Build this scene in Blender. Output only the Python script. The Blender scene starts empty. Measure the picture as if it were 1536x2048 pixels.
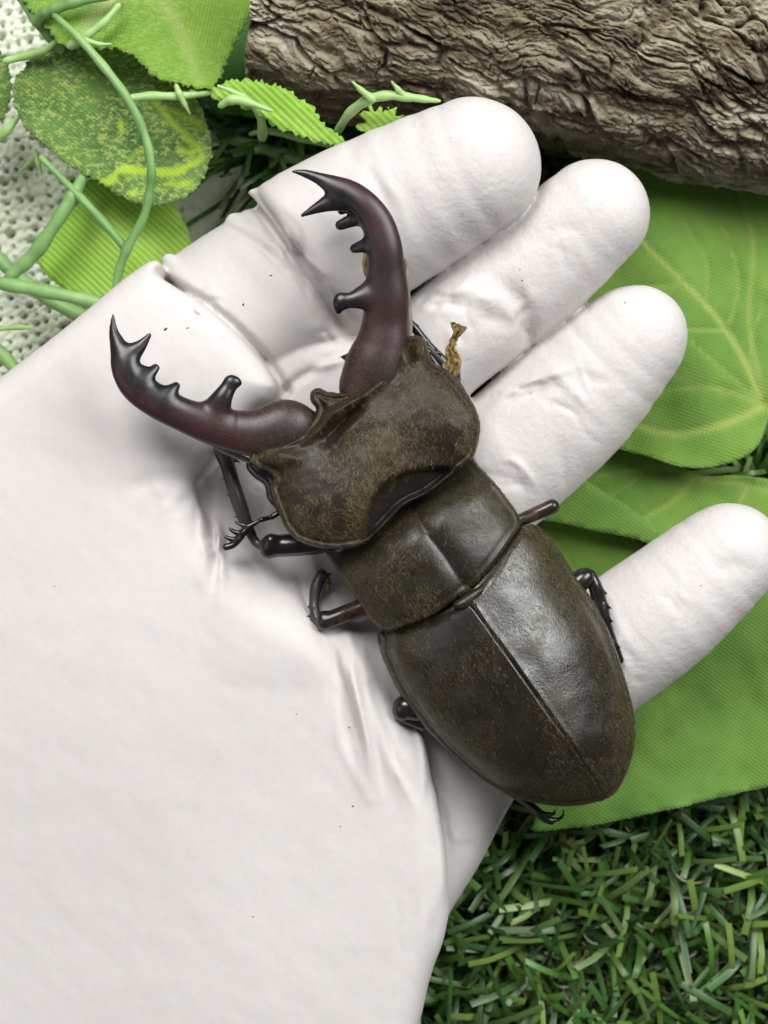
import bpy, math, random
import numpy as np
from mathutils import Vector
from mathutils.geometry import delaunay_2d_cdt

random.seed(7)
rng = np.random.default_rng(7)
S = bpy.context.scene

# ------------------------------------------------------------------ camera, world, lights, exposure
# lengths below are millimetres (MM turns them into metres); the camera looks straight down
MM = 0.001
CAM_Z = 320.0
FPX = 3328.0                       # focal length in photo pixels (1536 wide)
cam_d = bpy.data.cameras.new('camera')
cam = bpy.data.objects.new('camera', cam_d)
S.collection.objects.link(cam)
cam.location = (0, 0, CAM_Z * MM)
cam.rotation_euler = (0, 0, 0)
cam_d.sensor_fit = 'HORIZONTAL'
cam_d.sensor_width = 36
cam_d.lens = 36 * FPX / 1536
cam_d.clip_start = 0.005
cam_d.clip_end = 20
cam_d.dof.use_dof = True
cam_d.dof.focus_distance = (CAM_Z - 57) * MM
cam_d.dof.aperture_fstop = 32
S.camera = cam

world = bpy.data.worlds.new('World')
S.world = world
world.use_nodes = True
world.node_tree.nodes['Background'].inputs[0].default_value = (1.0, 0.98, 0.975, 1)
world.node_tree.nodes['Background'].inputs[1].default_value = 0.11


def area(name, loc, target, sx, sy, power, col):
    d = bpy.data.lights.new(name, 'AREA')
    d.shape = 'RECTANGLE'
    d.size = sx * MM
    d.size_y = sy * MM
    d.energy = power
    d.color = col
    o = bpy.data.objects.new(name, d)
    S.collection.objects.link(o)
    o.location = Vector(loc) * MM
    o.rotation_euler = (Vector(target) - Vector(loc)).to_track_quat('-Z', 'Y').to_euler()
    return o


area('window_light', (-130, 340, 500), (0, 0, 50), 250, 250, 3.1, (1.0, 0.985, 0.965))
area('side_window_light', (330, 215, 430), (20, -10, 50), 290, 290, 3.0, (0.98, 1.0, 0.98))
area('room_light', (-480, -120, 420), (0, 0, 50), 360, 360, 0.35, (1.0, 0.99, 0.98))

S.view_settings.view_transform = 'Standard'
S.view_settings.look = 'None'
S.view_settings.exposure = 0.0
S.view_settings.gamma = 1.0
S.view_settings.use_curve_mapping = False
S.render.engine = 'CYCLES'
S.cycles.use_denoising = True

# ------------------------------------------------------------------ helpers


def ppm(z):
    return FPX / (CAM_Z - z)


def W(px, py, z):
    s = ppm(z)
    return np.array([(px - 768) / s, -(py - 1024) / s, z], dtype=float)


def Wl(pts, z):
    s = ppm(z)
    p = np.asarray(pts, dtype=float)
    return np.stack([(p[:, 0] - 768) / s, -(p[:, 1] - 1024) / s], 1)


def smin(a, b, k):
    h = np.clip(0.5 + 0.5 * (b - a) / k, 0, 1)
    return b + (a - b) * h - k * h * (1 - h)


def smax(a, b, k):
    return -smin(-a, -b, k)


def sstep(a, b, x):
    t = np.clip((x - a) / (b - a), 0, 1)
    return t * t * (3 - 2 * t)


def catmull(pts, n=8, closed=False):
    p = np.asarray(pts, dtype=float)
    m = len(p)
    out = []
    rngi = range(m if closed else m - 1)
    for i in rngi:
        if closed:
            a, b, c, d = p[(i - 1) % m], p[i], p[(i + 1) % m], p[(i + 2) % m]
        else:
            a, b, c, d = p[max(i - 1, 0)], p[i], p[i + 1], p[min(i + 2, m - 1)]
        for j in range(n):
            t = j / n
            out.append(0.5 * ((2 * b) + (c - a) * t + (2 * a - 5 * b + 4 * c - d) * t * t + (3 * b - a - 3 * c + d) * t ** 3))
    if not closed:
        out.append(p[-1])
    return np.array(out)


def seg_dist(x, y, pts, closed=False):
    """unsigned distance to a polyline; also the position along it (0..1)"""
    p = np.asarray(pts, dtype=float)
    if closed:
        p = np.vstack([p, p[:1]])
    best = np.full(x.shape, 1e9)
    par = np.zeros(x.shape)
    n = len(p) - 1
    for i in range(n):
        ax, ay = p[i]
        dx, dy = p[i + 1] - p[i]
        L = dx * dx + dy * dy + 1e-12
        t = np.clip(((x - ax) * dx + (y - ay) * dy) / L, 0, 1)
        d = (x - ax - t * dx) ** 2 + (y - ay - t * dy) ** 2
        m = d < best
        best = np.where(m, d, best)
        par = np.where(m, (i + t) / n, par)
    return np.sqrt(best), par


def inside_poly(x, y, pts):
    p = np.asarray(pts, dtype=float)
    ins = np.zeros(x.shape, bool)
    n = len(p)
    for i in range(n):
        x0, y0 = p[i]
        x1, y1 = p[(i + 1) % n]
        if y0 == y1:
            continue
        c = ((y0 > y) != (y1 > y)) & (x < (x1 - x0) * (y - y0) / (y1 - y0) + x0)
        ins ^= c
    return ins


def sd_poly(x, y, pts):
    d, _ = seg_dist(x, y, pts, True)
    return np.where(inside_poly(x, y, pts), -d, d)


# ---- noise in numpy


def _hash(ix, iy, iz=0, seed=0):
    h = (ix.astype(np.int64) * 374761393 + iy.astype(np.int64) * 668265263 + np.asarray(iz, dtype=np.int64) * 1442695041 + seed * 974711) & 0xFFFFFFFF
    h = ((h ^ (h >> 13)) * 1274126177) & 0xFFFFFFFF
    h = ((h ^ (h >> 16)) * 2246822519) & 0xFFFFFFFF
    return ((h ^ (h >> 15)) & 0xFFFFFF) / float(0xFFFFFF)


def vnoise(x, y, seed=0):
    ix, iy = np.floor(x), np.floor(y)
    fx, fy = x - ix, y - iy
    ux, uy = fx * fx * fx * (fx * (fx * 6 - 15) + 10), fy * fy * fy * (fy * (fy * 6 - 15) + 10)
    a, b = _hash(ix, iy, 0, seed), _hash(ix + 1, iy, 0, seed)
    c, d = _hash(ix, iy + 1, 0, seed), _hash(ix + 1, iy + 1, 0, seed)
    return (a + (b - a) * ux) * (1 - uy) + (c + (d - c) * ux) * uy


def fbm(x, y, o=4, seed=0, gain=0.5):
    s = np.zeros(np.shape(x))
    a, n = 1.0, 0.0
    for i in range(o):
        s += a * vnoise(x * 2 ** i + 17.3 * i, y * 2 ** i - 9.1 * i, seed + i)
        n += a
        a *= gain
    return s / n


def voronoi(x, y, seed=0):
    ix, iy = np.floor(x), np.floor(y)
    f1 = np.full(x.shape, 9.0)
    f2 = np.full(x.shape, 9.0)
    cid = np.zeros(x.shape)
    for dx in (-1, 0, 1):
        for dy in (-1, 0, 1):
            cx, cy = ix + dx, iy + dy
            hx, hy = _hash(cx, cy, 1, seed), _hash(cx, cy, 2, seed)
            d = np.hypot(cx + hx - x, cy + hy - y)
            m = d < f1
            f2 = np.where(m, f1, np.minimum(f2, d))
            cid = np.where(m, _hash(cx, cy, 3, seed), cid)
            f1 = np.where(m, d, f1)
    return f1, f2, cid


# ---- surface nets: a closed surface from a sampled distance field


def surface_nets(F, origin, h):
    F = F.astype(np.float32)
    F[0], F[-1] = np.maximum(F[0], 0.1), np.maximum(F[-1], 0.1)
    F[:, 0], F[:, -1] = np.maximum(F[:, 0], 0.1), np.maximum(F[:, -1], 0.1)
    F[:, :, 0], F[:, :, -1] = np.maximum(F[:, :, 0], 0.1), np.maximum(F[:, :, -1], 0.1)
    ins = F < 0
    cnt = np.zeros(tuple(np.array(F.shape) - 1), np.int8)
    corners = [(i, j, k) for i in (0, 1) for j in (0, 1) for k in (0, 1)]
    sh = cnt.shape
    for (i, j, k) in corners:
        cnt += ins[i:i + sh[0], j:j + sh[1], k:k + sh[2]]
    act = np.argwhere((cnt > 0) & (cnt < 8))
    idx = np.full(sh, -1, np.int32)
    idx[act[:, 0], act[:, 1], act[:, 2]] = np.arange(len(act))
    val = {c: F[act[:, 0] + c[0], act[:, 1] + c[1], act[:, 2] + c[2]].astype(float) for c in corners}
    acc = np.zeros((len(act), 3))
    num = np.zeros(len(act))
    for a in corners:
        for ax in range(3):
            if a[ax]:
                continue
            b = list(a)
            b[ax] = 1
            b = tuple(b)
            va, vb = val[a], val[b]
            m = (va < 0) != (vb < 0)
            t = np.where(m, va / np.where(m, va - vb, 1), 0)
            p = np.tile(np.array(a, float), (len(act), 1))
            p[:, ax] = t
            acc += np.where(m[:, None], p, 0)
            num += m
    loc = acc / num[:, None]
    g = np.zeros((len(act), 3))
    fx, fy, fz = loc[:, 0], loc[:, 1], loc[:, 2]
    for ax in range(3):
        for (i, j, k) in corners:
            w = [fx if i else 1 - fx, fy if j else 1 - fy, fz if k else 1 - fz]
            w[ax] = 1.0
            g[:, ax] += (1 if (i, j, k)[ax] else -1) * val[(i, j, k)] * w[0] * w[1] * w[2]
    g /= np.linalg.norm(g, axis=1)[:, None] + 1e-9
    V = np.asarray(origin) + (act + loc) * h
    faces = []
    for ax in range(3):
        o1, o2 = [(1, 2), (2, 0), (0, 1)][ax]
        sl0 = [slice(1, -1)] * 3
        sl1 = [slice(1, -1)] * 3
        sl0[ax] = slice(0, -1)
        sl1[ax] = slice(1, None)
        a, b = ins[tuple(sl0)], ins[tuple(sl1)]
        e = np.argwhere(a != b)
        if len(e) == 0:
            continue
        base = e + 1
        base[:, ax] -= 1
        fl = a[e[:, 0], e[:, 1], e[:, 2]]

        def cell(d1, d2):
            q = base.copy()
            q[:, o1] += d1
            q[:, o2] += d2
            return idx[q[:, 0], q[:, 1], q[:, 2]]
        q = np.stack([cell(-1, -1), cell(0, -1), cell(0, 0), cell(-1, 0)], 1)
        q[~fl] = q[~fl][:, ::-1]
        faces.append(q)
    Q = np.vstack(faces)
    return V, Q, g


def smooth_mesh(V, Q, N=None, it=2, lam=0.5):
    E = np.vstack([Q[:, [0, 1]], Q[:, [1, 2]], Q[:, [2, 3]], Q[:, [3, 0]]])
    n = len(V)
    deg = np.bincount(E[:, 0], minlength=n) + np.bincount(E[:, 1], minlength=n)
    out = []
    for A, keep in ((V, False), (N, True)):
        if A is None:
            out.append(None)
            continue
        A = A.copy()
        for _ in range(it):
            acc = np.zeros_like(A)
            for c in range(3):
                acc[:, c] = np.bincount(E[:, 0], A[E[:, 1], c], n) + np.bincount(E[:, 1], A[E[:, 0], c], n)
            A = A * (1 - lam) + lam * acc / np.maximum(deg, 1)[:, None]
        if keep:
            A /= np.linalg.norm(A, axis=1)[:, None] + 1e-9
        out.append(A)
    return out


class Grid:
    def __init__(self, lo, hi, h):
        self.h = h
        self.o = np.asarray(lo, float)
        self.n = np.ceil((np.asarray(hi) - self.o) / h).astype(int) + 1
        self.ax = [(self.o[i] + np.arange(self.n[i]) * h).astype(np.float32) for i in range(3)]
        self.F = np.full(tuple(self.n), 20.0, np.float32)
        self.X2, self.Y2 = np.meshgrid(self.ax[0], self.ax[1], indexing='ij')

    def cap(self, a, b, ra, rb, k=0.6, squash=1.0, margin=6.0):
        """tapered capsule blended in; squash > 1 flattens it in z"""
        a, b = np.asarray(a, float), np.asarray(b, float)
        R = max(ra, rb) + margin
        lo = np.minimum(a, b) - R
        hi = np.maximum(a, b) + R
        i0 = np.clip(((lo - self.o) / self.h).astype(int), 0, self.n)
        i1 = np.clip(((hi - self.o) / self.h).astype(int) + 2, 0, self.n)
        if np.any(i1 <= i0):
            return
        sl = tuple(slice(i0[i], i1[i]) for i in range(3))
        x = self.ax[0][sl[0]][:, None, None] - a[0]
        y = self.ax[1][sl[1]][None, :, None] - a[1]
        z = (self.ax[2][sl[2]][None, None, :] - a[2]) * squash
        d = b - a
        d[2] *= squash
        L = float(d @ d) + 1e-9
        t = np.clip((x * d[0] + y * d[1] + z * d[2]) / L, 0, 1)
        q = np.sqrt((x - t * d[0]) ** 2 + (y - t * d[1]) ** 2 + (z - t * d[2]) ** 2) - (ra + t * (rb - ra))
        if k <= 0:
            self.F[sl] = np.minimum(self.F[sl], q)
        else:
            self.F[sl] = smin(self.F[sl], q, k)

    def chain(self, pts, k=0.6, squash=1.0, margin=6.0):
        """pts: (px, py, z, radius in photo pixels)"""
        q = np.array([list(W(p[0], p[1], p[2])) + [p[3] / ppm(p[2])] for p in pts])
        if len(q) > 2:
            q = catmull(q, 3 if self.h > 0.3 else 8)
        R = q[:, 3].max() + margin
        i0 = np.clip(((q[:, :3].min(0) - R - self.o) / self.h).astype(int), 0, self.n)
        i1 = np.clip(((q[:, :3].max(0) + R - self.o) / self.h).astype(int) + 2, 0, self.n)
        if np.any(i1 <= i0):
            return
        sl = tuple(slice(i0[i], i1[i]) for i in range(3))
        part = Grid.__new__(Grid)
        part.h, part.o, part.n = self.h, self.o + i0 * self.h, i1 - i0
        part.ax = [self.ax[i][sl[i]] for i in range(3)]
        part.F = np.full(tuple(part.n), 20.0, np.float32)
        for a, b in zip(q[:-1], q[1:]):
            part.cap(a[:3], b[:3], a[3], b[3], 0.0, squash, margin)
        self.F[sl] = smin(self.F[sl], part.F, k)

    def mesh(self, it=1):
        V, Q, N = surface_nets(self.F, self.o, self.h)
        if it:
            V, N = smooth_mesh(V, Q, N, it)
        return V, Q, N


def bounds(ptslist, pad, zpad=None):
    lo, hi = np.full(3, 1e9), np.full(3, -1e9)
    for p in ptslist:
        c = W(p[0], p[1], p[2])
        r = p[3] / ppm(p[2]) if len(p) > 3 else 0
        lo = np.minimum(lo, c - r)
        hi = np.maximum(hi, c + r)
    return lo - pad, hi + pad


# ---- scene objects


def empty(name, loc_mm, label=None, cat=None, group=None):
    o = bpy.data.objects.new(name, None)
    o.empty_display_size = 0.01
    S.collection.objects.link(o)
    o.location = Vector(loc_mm) * MM
    tag(o, label, cat, group)
    return o


def tag(o, label=None, cat=None, group=None, kind=None):
    if label:
        o['label'] = label
    if cat:
        o['category'] = cat
    if group:
        o['group'] = group
    if kind:
        o['kind'] = kind
    return o


def root_loc(p):
    v = np.zeros(3)
    while p is not None:
        v += np.array(p.location)
        p = p.parent
    return v


def mk(name, V, faces, mat, parent=None, N=None, smooth=True, attrs=None, origin=None):
    V = np.asarray(V, dtype=float) * MM
    base = root_loc(parent)
    loc = np.zeros(3)
    if origin is not None:
        loc = np.asarray(origin, float) * MM - base
    V = V - base - loc
    me = bpy.data.meshes.new(name)
    faces = np.asarray(faces) if not isinstance(faces, list) else faces
    if isinstance(faces, np.ndarray):
        n, m = faces.shape
        me.vertices.add(len(V))
        me.vertices.foreach_set('co', V.astype(np.float32).ravel())
        me.loops.add(n * m)
        me.loops.foreach_set('vertex_index', faces.astype(np.int32).ravel())
        me.polygons.add(n)
        me.polygons.foreach_set('loop_start', np.arange(0, n * m, m, dtype=np.int32))
        me.update(calc_edges=True)
    else:
        me.from_pydata(V.tolist(), [], faces)
        me.update()
    me.polygons.foreach_set('use_smooth', np.full(len(me.polygons), smooth))
    if N is not None:
        me.normals_split_custom_set_from_vertices(np.asarray(N, float).tolist())
    if attrs:
        for an, av in attrs.items():
            av = np.asarray(av, np.float32)
            if av.ndim == 1:
                at = me.attributes.new(an, 'FLOAT', 'POINT')
                at.data.foreach_set('value', av)
            else:
                at = me.attributes.new(an, 'FLOAT_COLOR', 'POINT')
                c = np.ones((len(V), 4), np.float32)
                c[:, :3] = av
                at.data.foreach_set('color', c.ravel())
    me.materials.append(mat)
    o = bpy.data.objects.new(name, me)
    S.collection.objects.link(o)
    o.location = loc
    o.parent = parent
    return o


# ---- materials


class M:
    def __init__(self, name):
        self.m = bpy.data.materials.new(name)
        self.m.use_nodes = True
        self.t = self.m.node_tree
        self.b = self.t.nodes['Principled BSDF']
        self.tc = None

    def n(self, typ, **kw):
        nd = self.t.nodes.new(typ)
        for k, v in kw.items():
            if hasattr(nd, k) and k not in nd.inputs:
                setattr(nd, k, v)
            else:
                nd.inputs[k].default_value = v
        return nd

    def l(self, a, b):
        self.t.links.new(a, b)

    def coord(self, scale=(1, 1, 1), rot=(0, 0, 0)):
        if self.tc is None:
            self.tc = self.n('ShaderNodeTexCoord')
        mp = self.n('ShaderNodeMapping')
        mp.inputs['Scale'].default_value = scale
        mp.inputs['Rotation'].default_value = rot
        self.l(self.tc.outputs['Object'], mp.inputs[0])
        return mp.outputs[0]

    def noise(self, scale, detail=4, rough=0.55, co=None, dist=0.0):
        nd = self.n('ShaderNodeTexNoise', Scale=scale, Detail=detail, Roughness=rough, Distortion=dist)
        self.l(co if co is not None else self.coord(), nd.inputs['Vector'])
        return nd.outputs[0]

    def ramp(self, fac, stops):
        r = self.n('ShaderNodeValToRGB')
        e = r.color_ramp.elements
        while len(e) < len(stops):
            e.new(0.5)
        for el, (p, c) in zip(e, stops):
            el.position = p
            el.color = (*c, 1) if len(c) == 3 else c
        self.l(fac, r.inputs[0])
        return r.outputs[0]

    def mix(self, fac, a, b, mode='MIX'):
        nd = self.n('ShaderNodeMix', data_type='RGBA', blend_type=mode)
        for src, s in ((fac, nd.inputs[0]), (a, nd.inputs[6]), (b, nd.inputs[7])):
            if isinstance(src, (int, float)):
                s.default_value = src
            elif isinstance(src, tuple):
                s.default_value = (*src, 1)
            else:
                self.l(src, s)
        return nd.outputs[2]

    def math(self, op, a, b=0.0):
        nd = self.n('ShaderNodeMath', operation=op)
        for i, v in enumerate((a, b)):
            if isinstance(v, (int, float)):
                nd.inputs[i].default_value = v
            else:
                self.l(v, nd.inputs[i])
        return nd.outputs[0]

    def attr(self, name, color=False):
        nd = self.n('ShaderNodeAttribute', attribute_name=name)
        return nd.outputs['Color' if color else 'Fac']

    def bump(self, h, strength, dist_mm, prev=None):
        nd = self.n('ShaderNodeBump', Strength=strength, Distance=dist_mm * MM)
        self.l(h, nd.inputs['Height'])
        if prev is not None:
            self.l(prev, nd.inputs['Normal'])
        return nd.outputs[0]

    def out(self, col=None, rough=None, normal=None, **kw):
        for src, nm in ((col, 'Base Color'), (rough, 'Roughness'), (normal, 'Normal')):
            if src is None:
                continue
            if isinstance(src, (int, float)):
                self.b.inputs[nm].default_value = src
            elif isinstance(src, tuple):
                self.b.inputs[nm].default_value = (*src, 1)
            else:
                self.l(src, self.b.inputs[nm])
        for k, v in kw.items():
            self.b.inputs[k.replace('_', ' ')].default_value = v
        return self.m


def mat_glove():
    m = M('glove_rubber')
    c = m.ramp(m.noise(28, 4), [(0.3, (0.61, 0.572, 0.56)), (0.7, (0.65, 0.615, 0.602))])
    c = m.mix(m.ramp(m.noise(900, 3), [(0.35, (0, 0, 0)), (0.8, (0.3, 0.3, 0.3))]), c, (0.53, 0.50, 0.495))
    st = m.attr('stipple')
    b1 = m.bump(m.math('MULTIPLY', m.noise(1000, 3, 0.6), m.math('ADD', st, 0.25)), 0.34, 0.32)
    b2 = m.bump(m.math('MULTIPLY', m.noise(420, 3, 0.55), m.math('ADD', st, 0.10)), 0.20, 0.6, b1)
    b3 = m.bump(m.noise(90, 2, 0.5, m.coord((1, 1, 1), (0, 0, 0.6)), 1.0), 0.05, 1.2, b2)
    return m.out(c, 0.68, b3, Subsurface_Weight=0.08, Subsurface_Scale=0.002, Specular_IOR_Level=0.2)


def mat_shell(name, dark, mid, olive, rough=0.36, gloss_attr=None, bump=0.38, spec=0.6):
    m = M(name)
    n1 = m.noise(110, 5, 0.6)
    c = m.ramp(n1, [(0.32, dark), (0.55, mid), (0.78, olive)])
    f = m.noise(1800, 3, 0.65)
    c = m.mix(m.ramp(f, [(0.42, (0, 0, 0)), (0.75, (0.55, 0.55, 0.55))]), c, olive)
    r = m.ramp(m.noise(400, 4), [(0.3, (rough - 0.08,) * 3), (0.75, (rough + 0.14,) * 3)])
    dn = m.math('MULTIPLY', m.attr('down'), m.ramp(m.noise(260, 5, 0.65), [(0.25, (0.35,) * 3), (0.7, (1,) * 3)]))
    gr = m.ramp(m.noise(2600, 3, 0.7), [(0.40, (0.10,) * 3), (0.62, (1.2,) * 3)])
    c = m.mix(m.math('MULTIPLY', dn, gr), c, (0.066, 0.058, 0.029))
    nb = m.bump(m.noise(2200, 3, 0.65), bump, 0.12)
    nb = m.bump(m.noise(170, 3, 0.5), 0.12, 0.4, nb)
    if gloss_attr:
        a = m.attr(gloss_attr)
        c = m.mix(m.math('MULTIPLY', a, 0.75), c, (0.016, 0.013, 0.013))
        r = m.mix(a, r, (0.30, 0.30, 0.30))
    return m.out(c, r, nb, Specular_IOR_Level=spec)


def mat_mandible():
    m = M('mandible_horn')
    t = m.attr('tip')
    n = m.noise(140, 4, 0.6)
    c = m.ramp(m.math('ADD', t, m.math('MULTIPLY', m.math('SUBTRACT', n, 0.5), 0.35)),
               [(0.14, (0.036, 0.029, 0.018)), (0.30, (0.048, 0.015, 0.017)), (0.56, (0.038, 0.013, 0.0145)), (0.76, (0.016, 0.011, 0.012)), (0.95, (0.006, 0.006, 0.007))])
    c = m.mix(m.ramp(m.noise(75, 3, 0.5), [(0.42, (0, 0, 0)), (0.62, (0.85,) * 3)]), c, (0.019, 0.0145, 0.0145))
    c = m.mix(m.ramp(m.noise(1600, 3), [(0.45, (0, 0, 0)), (0.8, (0.3, 0.3, 0.3))]), c, (0.06, 0.046, 0.042))
    nb = m.bump(m.noise(1500, 3, 0.6), 0.16, 0.1)
    nb = m.bump(m.noise(220, 3, 0.5), 0.04, 0.3, nb)
    r = m.ramp(t, [(0.3, (0.46,) * 3), (0.95, (0.30,) * 3)])
    return m.out(c, r, nb, Specular_IOR_Level=0.5)


def mat_simple(name, cols, scale=300, rough=0.4, bump=0.15, bd=0.2, bscale=1200, **kw):
    m = M(name)
    n = m.noise(scale, 4)
    k = len(cols)
    c = m.ramp(n, [(0.3 + 0.4 * i / max(k - 1, 1), col) for i, col in enumerate(cols)])
    return m.out(c, rough, m.bump(m.noise(bscale, 3), bump, bd), **kw)


def mat_leaf(name, c0, c1, vein, rib=None, mottle=0.0, mottle_col=(0.02, 0.08, 0.02), rough=0.62, rot=0.3, trans=0.25, scale=1.0, speck=0.0):
    """printed polyester leaf: fine weave in relief, printed veins from the vertex layer 'vein'"""
    m = M(name)
    c = m.ramp(m.noise(45 * scale, 4, 0.6), [(0.3, c0), (0.7, c1)])
    yel = tuple(0.5 * (a + b) for a, b in zip(c1, vein))
    c = m.mix(m.ramp(m.noise(70, 3), [(0.58, (0, 0, 0)), (0.78, (0.45, 0.45, 0.45))]), c, yel)
    if mottle:
        nn = m.noise(1000, 3, 0.75, m.coord((1, 2.0, 1), (0, 0, rot)))
        patch = m.ramp(m.noise(60, 3), [(0.35, (0.35,) * 3), (0.55, (1, 1, 1))])
        mk_ = m.math('MULTIPLY', m.ramp(nn, [(0.36, (0, 0, 0)), (0.46, (1, 1, 1))]), patch)
        c = m.mix(m.math('MULTIPLY', mk_, mottle), c, mottle_col)
    if speck:
        sn = m.noise(820, 3, 0.8, m.coord((1, 1.8, 1), (0, 0, rot + 0.8)))
        c = m.mix(m.math('MULTIPLY', m.ramp(sn, [(0.52, (0, 0, 0)), (0.57, (1, 1, 1))]), speck), c, (0.52, 0.66, 0.15))
    v = m.attr('vein')
    c = m.mix(v, c, vein)
    s = 3300
    w1 = m.n('ShaderNodeTexWave', wave_type='BANDS', bands_direction='X', Scale=s / 6.28, Distortion=0.6)
    w1.inputs['Detail Scale'].default_value = 40
    m.l(m.coord((1, 1, 1), (0, 0, rot)), w1.inputs[0])
    w2 = m.n('ShaderNodeTexWave', wave_type='BANDS', bands_direction='Y', Scale=s / 6.28 * (0.62 if rib else 1), Distortion=0.6)
    w2.inputs['Detail Scale'].default_value = 40
    m.l(m.coord((1, 1, 1), (0, 0, rot)), w2.inputs[0])
    wv = m.math('MULTIPLY', w1.outputs[1], w2.outputs[1]) if not rib else m.math('ADD', m.math('MULTIPLY', w1.outputs[1], 0.25), w2.outputs[1])
    shade = m.mix(m.math('MULTIPLY', m.math('SUBTRACT', 1.0, wv), 0.22 if not rib else 0.5), c, tuple(0.45 * x for x in c0))
    nb = m.bump(wv, 0.5, 0.25)
    nb = m.bump(m.noise(700, 3), 0.2, 0.3, nb)
    mm = m.out(shade, rough, nb, Specular_IOR_Level=0.45, Sheen_Weight=0.35, Sheen_Roughness=0.5)
    # some light passes through the cloth
    tr = m.n('ShaderNodeBsdfTranslucent')
    m.l(shade, tr.inputs[0])
    ad = m.n('ShaderNodeMixShader')
    ad.inputs[0].default_value = trans
    m.l(m.b.outputs[0], ad.inputs[1])
    m.l(tr.outputs[0], ad.inputs[2])
    m.l(ad.outputs[0], m.t.nodes['Material Output'].inputs[0])
    return mm


def mat_bark():
    m = M('bark')
    co = m.coord((1, 3.0, 3.0), (0, 0, -0.14))
    c = m.ramp(m.noise(55, 8, 0.68, co, 0.6), [(0.34, (0.035, 0.025, 0.016)), (0.44, (0.17, 0.135, 0.09)), (0.53, (0.34, 0.295, 0.21)), (0.66, (0.60, 0.56, 0.46))])
    big = m.ramp(m.noise(24, 3), [(0.35, (0.62, 0.60, 0.55)), (0.65, (1.0, 1.0, 1.0))])
    c = m.mix(1.0, c, big, 'MULTIPLY')
    c = m.mix(m.ramp(m.noise(34, 3, 0.5), [(0.55, (0, 0, 0)), (0.75, (0.5,) * 3)]), c, (0.20, 0.20, 0.11))
    c = m.mix(m.ramp(m.noise(60, 5, 0.6), [(0.62, (0, 0, 0)), (0.70, (0.7,) * 3)]), c, (0.15, 0.08, 0.04))
    nb = m.bump(m.noise(260, 7, 0.7, m.coord((1, 2.4, 2.4), (0, 0, -0.14)), 0.8), 0.7, 0.7)
    nb = m.bump(m.noise(1100, 4, 0.65), 0.4, 0.25, nb)
    return m.out(c, 0.85, nb, Specular_IOR_Level=0.25)


def mat_grass():
    m = M('plastic_grass')
    col = m.attr('tint', True)
    m_ = m.mix(m.ramp(m.noise(500, 3), [(0.3, (0, 0, 0)), (0.8, (0.3,) * 3)]), col, (0.06, 0.12, 0.025))
    nb = m.bump(m.noise(900, 2, 0.5), 0.15, 0.2)
    return m.out(m_, 0.36, nb, Specular_IOR_Level=0.4)


GLOVE = mat_glove()
ELYTRA = mat_shell('wing_case_shell', (0.006, 0.0032, 0.002), (0.010, 0.006, 0.0032), (0.020, 0.016, 0.009), 0.29, spec=0.75)
THORAX = mat_shell('thorax_shell', (0.007, 0.0045, 0.003), (0.012, 0.009, 0.005), (0.021, 0.017, 0.009), 0.36, 'bald', spec=0.45)
HEADM = mat_shell('head_shell', (0.013, 0.005, 0.003), (0.013, 0.008, 0.0045), (0.019, 0.0155, 0.0085), 0.44, 'bald', spec=0.32)
MANDIBLE = mat_mandible()
LEGM = mat_simple('black_leg_shell', [(0.006, 0.006, 0.007), (0.016, 0.013, 0.012)], 400, 0.24, 0.12, 0.12, Specular_IOR_Level=0.6)
LEGB = mat_simple('brown_streaked_leg_shell', [(0.010, 0.008, 0.007), (0.018, 0.012, 0.009), (0.14, 0.06, 0.03)], 160, 0.27, 0.1, 0.12)
LEGG = mat_simple('grey_leg_shell', [(0.03, 0.025, 0.023), (0.06, 0.05, 0.046)], 400, 0.35, 0.12, 0.12)
HAIRM = M('golden_hair')
_hc = HAIRM.attr('tint', True)
HAIRM = HAIRM.out(_hc, 0.5, None, Specular_IOR_Level=0.4)
BODYM = mat_simple('belly_shell', [(0.008, 0.007, 0.006), (0.02, 0.014, 0.01)], 300, 0.35)
TAN = mat_simple('dry_tan_fibre', [(0.10, 0.065, 0.025), (0.34, 0.23, 0.085), (0.50, 0.40, 0.22)], 500, 0.45, 0.4, 0.3, 900)
STEM = mat_simple('green_plastic_stem', [(0.13, 0.27, 0.075), (0.20, 0.37, 0.12), (0.30, 0.46, 0.18)], 120, 0.5, 0.25, 0.4, 500)
STEML = mat_simple('pale_green_plastic_stem', [(0.25, 0.45, 0.13), (0.42, 0.60, 0.25)], 120, 0.5, 0.25, 0.4, 500, Subsurface_Weight=0.1, Subsurface_Scale=0.002)
BARK = mat_bark()
GRASS = mat_grass()
SOIL = mat_simple('dark_turf_backing', [(0.010, 0.014, 0.008), (0.03, 0.03, 0.018)], 120, 0.9, 0.6, 1.0, 200)
WOODEND = mat_simple('sawn_wood', [(0.22, 0.14, 0.07), (0.36, 0.25, 0.14)], 90, 0.8, 0.4, 0.5, 300)
DIRT = mat_simple('dirt', [(0.02, 0.013, 0.008), (0.05, 0.03, 0.018)], 400, 0.8)

# ------------------------------------------------------------------ the setting: turf backing, mat
GS = 400
g = np.array([[-GS, -GS, 0], [GS, -GS, 0], [GS, GS, 0], [-GS, GS, 0]], float)
ground = tag(mk('ground', g, [[0, 1, 2, 3]], SOIL, origin=(0, 0, 0)), 'dark backing sheet of the artificial turf', 'ground', kind='structure')


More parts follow.
